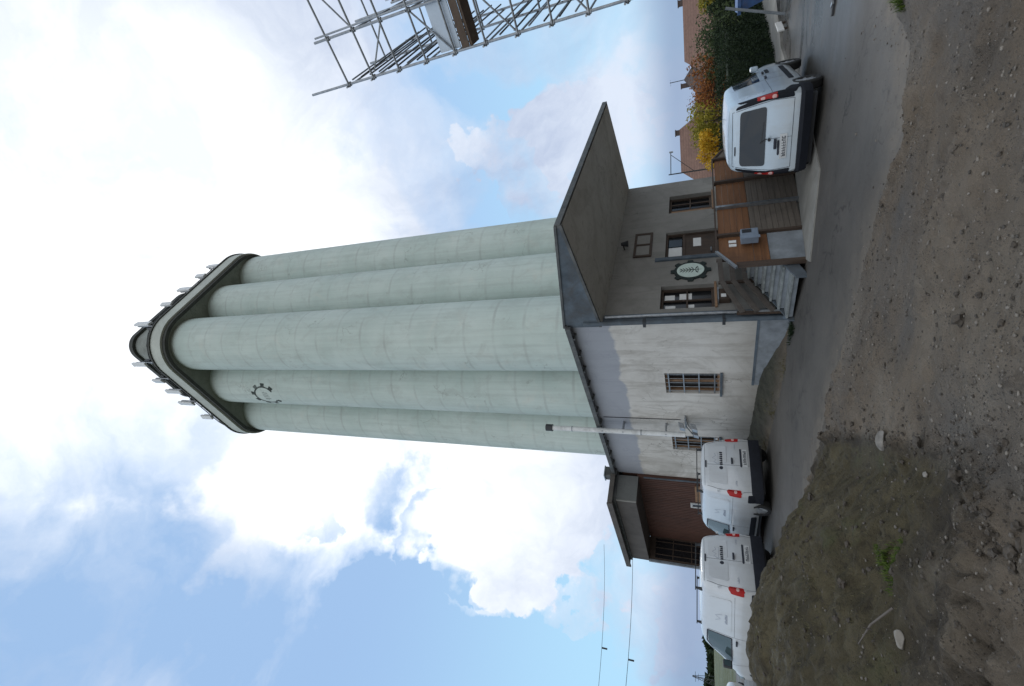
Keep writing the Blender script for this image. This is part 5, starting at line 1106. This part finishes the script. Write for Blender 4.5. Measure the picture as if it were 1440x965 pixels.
# railway mast
def mast():
    D = 36; x, y = D * math.sin(R_(18.75)), D * math.cos(R_(18.75)); F = Frame((x, y, 0), (math.cos(R_(-20)), math.sin(R_(-20))), (0, 1))
    t = thing('signal_mast', 'thin dark pole with side arm and stay standing just right of the grey wall', 'mast', (x, y, -.8))
    m = MB(); m.tube(F(0, 0, -1), F(0, 0, 4.05), .06, 8, .04); m.build('pole', M['darkmetal'], t)
    m = MB(); m.tube(F(.0, 0, 3.9), F(1.45, 0, 3.85), .03, 6); m.build('arm', M['darkmetal'], t); m = MB(); m.tube(F(.02, 0, 2.4), F(1.25, 0, 3.82), .022, 6); m.build('stay', M['darkmetal'], t)
    m = MB(); m.tube(F(1.45, 0, 3.95), F(1.45, 0, 3.7), .06, 8); m.build('insulator', M['galv'], t)
mast()
def pylon():
    D = 260; x, y = D * math.sin(R_(-34.5)), D * math.cos(R_(-34.5)); t = thing('lattice_pylon', 'tiny distant lattice pylon on the horizon at the left edge', 'pylon', (x, y, 0)); m = MB()
    for sx in (-1, 1):
        for sy in (-1, 1): m.beam((x + sx * 1.3, y + sy * 1.3, 0), (x + sx * .15, y + sy * .15, 9.6), .14)
    for k in range(6):
        z0, z1 = k * 1.5, k * 1.5 + 1.5; w0, w1 = 1.3 - 1.15 * z0 / 9.6, 1.3 - 1.15 * z1 / 9.6; m.beam((x - w0, y - w0, z0), (x + w1, y - w1, z1), .08); m.beam((x + w0, y - w0, z0), (x - w1, y - w1, z1), .08)
    m.build('lattice', M['darkmetal'], t); m = MB(); m.beam((x - 2.2, y, 8.4), (x + 2.2, y, 8.4), .15); m.beam((x - 1.6, y, 7.2), (x + 1.6, y, 7.2), .12); m.build('cross_arm', M['darkmetal'], t)
pylon()
def wire(label, pa, pb, r, ins):
    t = thing('overhead_wire', label, 'wire', pa, 'overhead wires at the left'); pa, pb = Vector(pa), Vector(pb); m = MB(); pts = [pa.lerp(pb, k / 16) - Vector((0, 0, 4 * (k / 16) * (1 - k / 16) * .4)) for k in range(17)]; m.path(pts, r, 5); m.build('cable', M['black'], t)
    if ins: m = MB(); c = pts[ins]; m.tube(c, c + Vector((0, 0, -.35)), .05, 6); m.build('hanger', M['black'], t)
def pd(az, el, D): return (D * math.sin(R_(az)), D * math.cos(R_(az)), 2 + D * math.tan(R_(el)))
wire('higher of the two thin overhead wires left of the brown shed', pd(-24, 10.9, 42), pd(-48, 10.6, 30), .013, 8)
wire('lower of the two thin overhead wires left of the brown shed', pd(-22, 7.9, 42), pd(-48, 8.4, 30), .016, 9)
# far tree line beyond the field and behind the houses
def treeline(label, az0, az1, D, h, n, mat, seed):
    rn = random.Random(seed); pts = []
    for k in range(n):
        a = R_(rn.uniform(az0, az1)); d = D * rn.uniform(.96, 1.04); hh = h * (.55 + .45 * abs(math.sin(a * 60) * .6 + math.sin(a * 143 + 1) * .4)); pts.append((d * math.sin(a), d * math.cos(a), -.5 + rn.random() ** .7 * (hh + .5)))
    o = leaves('distant_trees', pts, D * .012, mat, None, rn, .9); tag(o, label, 'trees', kind='stuff')
treeline('low dark line of distant trees beyond the green field at the left', -60, -18, 300, 5.0, 7000, M['lf_hedge'], 3)
treeline('dark distant treeline behind the houses at the right', 12, 50, 150, 2.4, 6000, M['lf_hedge'], 4)
# ------------------------------------------------------------------ small things on the ground
def blob_mesh(name, c, s, mat, seed, flat_=.7, label=None, cat='stone', group=None):
    bm = bmesh.new(); bmesh.ops.create_icosphere(bm, subdivisions=3, radius=1); rn = random.Random(seed); pl = [(Vector((rn.gauss(0, 1), rn.gauss(0, 1), rn.gauss(0, 1))).normalized(), rn.uniform(.55, .85)) for _ in range(9)]
    for v in bm.verts:
        for n_, d in pl:
            k = v.co.dot(n_)
            if k > d: v.co -= n_ * (k - d)
        v.co = Vector((v.co.x * s * 1.2, v.co.y * s * .9, v.co.z * s * flat_))
    me = bpy.data.meshes.new(name); bm.to_mesh(me); bm.free(); me.materials.append(mat); o = bpy.data.objects.new(name, me); COL.objects.link(o); o.location = c; o.rotation_euler = (0, 0, rn.uniform(0, 6)); 
    if label: tag(o, label, cat, group)
    return o
def gp(az, D, up=0): x, y = D * math.sin(R_(az)), D * math.cos(R_(az)); return Vector((x, y, H(x, y) + up))
# gravel: countless small stones lying in the earth
def gravel():
    rn = random.Random(5); bm = bmesh.new(); bmesh.ops.create_icosphere(bm, subdivisions=1, radius=1); bv = [v.co.copy() for v in bm.verts]; bf = [tuple(v.index for v in f.verts) for f in bm.faces]; bm.free()
    n = 26000; az = np.array([rn.uniform(-40, 42) for _ in range(n)]); D = np.array([2.4 + 8.3 * rn.random() ** 1.2 for _ in range(n)]); Xg = D * np.sin(np.radians(az)); Yg = D * np.cos(np.radians(az)); h, di, mo, bk_ = zones(Xg, Yg)
    vs = []; fs = []; dens = vnoise(Xg * 1.1, Yg * 1.1) + .5
    for i in range(n):
        spill = di[i] < .5 and abs(az[i]) < 30
        if spill and rn.random() > .5 * math.exp(-max(Yg[i] - np.interp(Xg[i], _EX, _EY), 0) / .45): continue
        if spill: h[i] = zroad(Xg[i:i + 1])[0] - .012
        if (not spill and di[i] < .5) or rn.random() > (.25 + .9 * dens[i]) * (.35 if mo[i] > .5 else 1): continue
        s = .0035 + .014 * rn.random() ** 4 + (.02 * rn.random() if rn.random() < .006 else 0); q = Matrix.Rotation(rn.uniform(0, 6.28), 3, 'Z') @ Matrix.Diagonal((s * rn.uniform(.8, 1.5), s * rn.uniform(.7, 1.1), s * rn.uniform(.5, .8))); c = Vector((Xg[i], Yg[i], h[i] + s * .2)); k = len(vs)
        vs += [c + q @ (v * rn.uniform(.8, 1.15)) for v in bv]; fs += [tuple(j + k for j in f) for f in bf]
    m = MB(); m.add(vs, fs); mt, nt, b = nodes('pebbles'); g = N(nt, 'ShaderNodeNewGeometry'); nt.links.new(ramp(nt, g.outputs['Random Per Island'], .1, 1, (.06, .052, .043), (.22, .195, .165)), b.inputs['Base Color']); b.inputs['Roughness'].default_value = .85
    tag(m.build('gravel', mt, None, recalc=False), 'loose pale and grey pebbles strewn over the bare earth', 'gravel', kind='stuff')
gravel()
def clods():
    rn = random.Random(15); bm = bmesh.new(); bmesh.ops.create_icosphere(bm, subdivisions=2, radius=1); bv = [v.co.copy() for v in bm.verts]; bf = [tuple(v.index for v in f.verts) for f in bm.faces]; bm.free(); vs = []; fs = []
    n = 12000; az = np.array([rn.uniform(-40, 20) for _ in range(n)]); D = np.array([2.8 + 6 * rn.random() for _ in range(n)]); Xg = D * np.sin(np.radians(az)); Yg = D * np.cos(np.radians(az)); h, di, mo, bk_ = zones(Xg, Yg)
    Dc = np.interp(az, _MA, _MD); up = sst(0, 1, (D - 3.3) / (Dc - 3.3)); mm = up * sst(-9, -15, az)
    for i in range(n):
        pr = math.exp(-((mm[i] - .08) / .09) ** 2) * .5 * (az[i] > -22) + (.07 if mo[i] > .5 else .01)
        if di[i] < .5 or rn.random() > pr or (az[i] > -8 and rn.random() > .2): continue
        s = .008 + .024 * rn.random() ** 3 + (.04 * rn.random() if rn.random() < .03 else 0); c = Vector((Xg[i], Yg[i], h[i] + s * .15)); k = len(vs); q = Matrix.Rotation(rn.uniform(0, 6.28), 3, 'Z') @ Matrix.Diagonal((s * rn.uniform(.8, 1.5), s, s * rn.uniform(.5, .9)))
        vs += [c + q @ (v * rn.uniform(.55, 1.25)) for v in bv]; fs += [tuple(j + k for j in f) for f in bf]
    m = MB(); m.add(vs, fs); tag(m.build('earth_clods', simple('clod_earth', (.07, .058, .046), .95, var=.4, scale=20, bmp=.5), None, recalc=False), 'dark crumbled earth clods along the torn edge of the dirt mound', 'earth', kind='stuff')
clods()
def blades(name, c, rad, n, h, mat, label, seed, cat='grass'):
    rn = random.Random(seed); vs = []; fs = []; m = MB()
    for k in range(n):
        a = rn.uniform(0, 6.28); r = rad * math.sqrt(rn.random()) * (.6 + .4 * math.sin(a * 3 + seed)); x, y = c.x + r * math.cos(a), c.y + r * math.sin(a) * 1.0; z = H(x, y) - .01; d = Vector((rn.gauss(0, .45), rn.gauss(0, .45), 1)).normalized() * h * rn.uniform(.5, 1.2); s = Vector((-d.y, d.x, 0)); s = (s.normalized() if s.length > 0 else Vector((1, 0, 0))) * h * .06
        p = Vector((x, y, z)); mid = p + d * .55; tip = p + d + Vector((d.x, d.y, -.25 * h)) * .5; i = len(vs); vs += [p - s, p + s, mid + s * .7, mid - s * .7, tip]; fs += [(i, i + 1, i + 2, i + 3), (i + 3, i + 2, i + 4)]
    m.add(vs, fs); tag(m.build(name, mat, None, recalc=False), label, cat, kind='stuff')
blob_mesh('stone', gp(-28.1, 5.14, .02), .06, M['palestone'], 3, .6, 'whitish lump of stone lying on the dark mound below the broken stick')
blob_mesh('stone', gp(-10.6, 5.97, .02), .09, M['stone'], 4, .6, 'largest brown stone, half buried beside the torn edge of the mound')
blob_mesh('stone', gp(-13.6, 5.06, .01), .028, M['palestone'], 5, .6, 'small bright white stone at the foot of the mound')
a, b = gp(-25.7, 5.12, .03), gp(-29.1, 5.5, .04)
st_ = thing('broken_stick', 'thin pale broken stick lying across the mound', 'stick', tuple(a)); m = MB(); md_ = a.lerp(b, .5) + Vector((.01, .0, .03)); m.tube(a, md_, .009, 7, .008); m.tube(md_, b, .008, 7, .004); m.build('stem', M['rail'], st_, smooth=True); m = MB(); m.tube(a.lerp(b, .6), a.lerp(b, .72) + Vector((.08, -.05, .04)), .006, 6, .003); m.build('twig', M['rail'], st_)
blades('grass_tuft', gp(-21.8, 5.34), .28, 900, .055, M['grass'], 'small patch of fresh green grass on the dirt mound', 3)
blades('mound_grass', gp(-27, 6.6), 1.6, 1500, .045, M['drygrass'], 'sparse dry and green grass blades scattered over the mound', 4)
blades('verge_grass', gp(30.6, 7.6), .20, 600, .10, M['grass'], 'green grass clump at the right edge beside the road', 5)
blades('corner_weeds', gp(.6, 12.25), .35, 420, .16, M['lf_hedge'], 'dark weeds growing at the foot of the building corner', 6)
q = BF(3.6, -.7, 0)
for k in range(3):
    c = BF(1.0 + 1.7 * k, -.75 - .1 * k, 0); blades('wall_grass', c, .7, 420, .07, M['drygrass'], 'thin grass on the soil banked against the white wall', 9 + k)
# things at the right-hand edge of the frame
a, b = gp(30.2, 12.2, .04), gp(33.2, 12.3, .04)
bl = thing('dark_bar', 'thin black bar lying on the road at the right edge', 'beam', tuple(a)); m = MB(); m.beam(a, b, .09, .09); m.build('beam', M['black'], bl, bevel=.01); m = MB(); m.box(Frame(tuple(a.lerp(b, .3)), (1, 0), (0, 1)), -.03, .03, -.06, .06, .03, .06); m.build('strap', M['galv'], bl)  # plain black bar set along a dark line on the road
x, y = 20.5 * math.sin(R_(32.3)), 20.5 * math.cos(R_(32.3)); sk_ = thing('blue_skip', 'blue steel skip partly in view at the right edge beside the hedge', 'skip', (x, y, RH(x)))
SKF = Frame((x, y, RH(x)), (math.cos(R_(-35)), math.sin(R_(-35))), (math.sin(R_(35)), math.cos(R_(35))))
M['bluepaint'] = simple('skip_blue_paint', (.035, .10, .26), .5, var=.2, dirt=(.08, .06, .05))
m = MB(); m.hexa([SKF(.3, 0, .1), SKF(2.8, 0, .1), SKF(2.8, 1.6, .1), SKF(.3, 1.6, .1), SKF(0, -.1, 1.35), SKF(3, -.1, 1.35), SKF(3, 1.7, 1.35), SKF(0, 1.7, 1.35)]); m.build('bin', M['bluepaint'], sk_)
m = MB()
for k in range(4): m.box(SKF, .5 + .6 * k, .56 + .6 * k, -.14, -.05, .25, 1.3)
m.box(SKF, -.05, 3.05, -.16, -.101, 1.28, 1.38); m.build('rib', M['bluepaint'], sk_)
pl_ = thing('leaning_pole', 'grey-green pole leaning beside the blue skip', 'pole', SKF(-.2, -.3, -.05)); m = MB(); m.tube(SKF(-.35, -.45, -.05), SKF(.25, -.2, 1.75), .045, 8); m.build('shaft', M['plinth'], pl_, smooth=True)
bd = thing('pale_board', 'pale plank standing on edge at the foot of the hedge', 'board', gp(30.4, 19.6, 0)); p = bd.location; F_ = Frame((p.x, p.y, p.z), (math.cos(R_(42)), math.sin(R_(42))), (-math.sin(R_(42)), math.cos(R_(42)))); m = MB(); m.box(F_, -.4, .4, -.02, .02, .12, .30); m.build('plank', M['paper'], bd)
m = MB(); m.box(F_, -.3, -.26, -.03, .03, -.15, .13); m.box(F_, .26, .3, -.03, .03, -.15, .13); m.build('peg', M['darkwood'], bd)
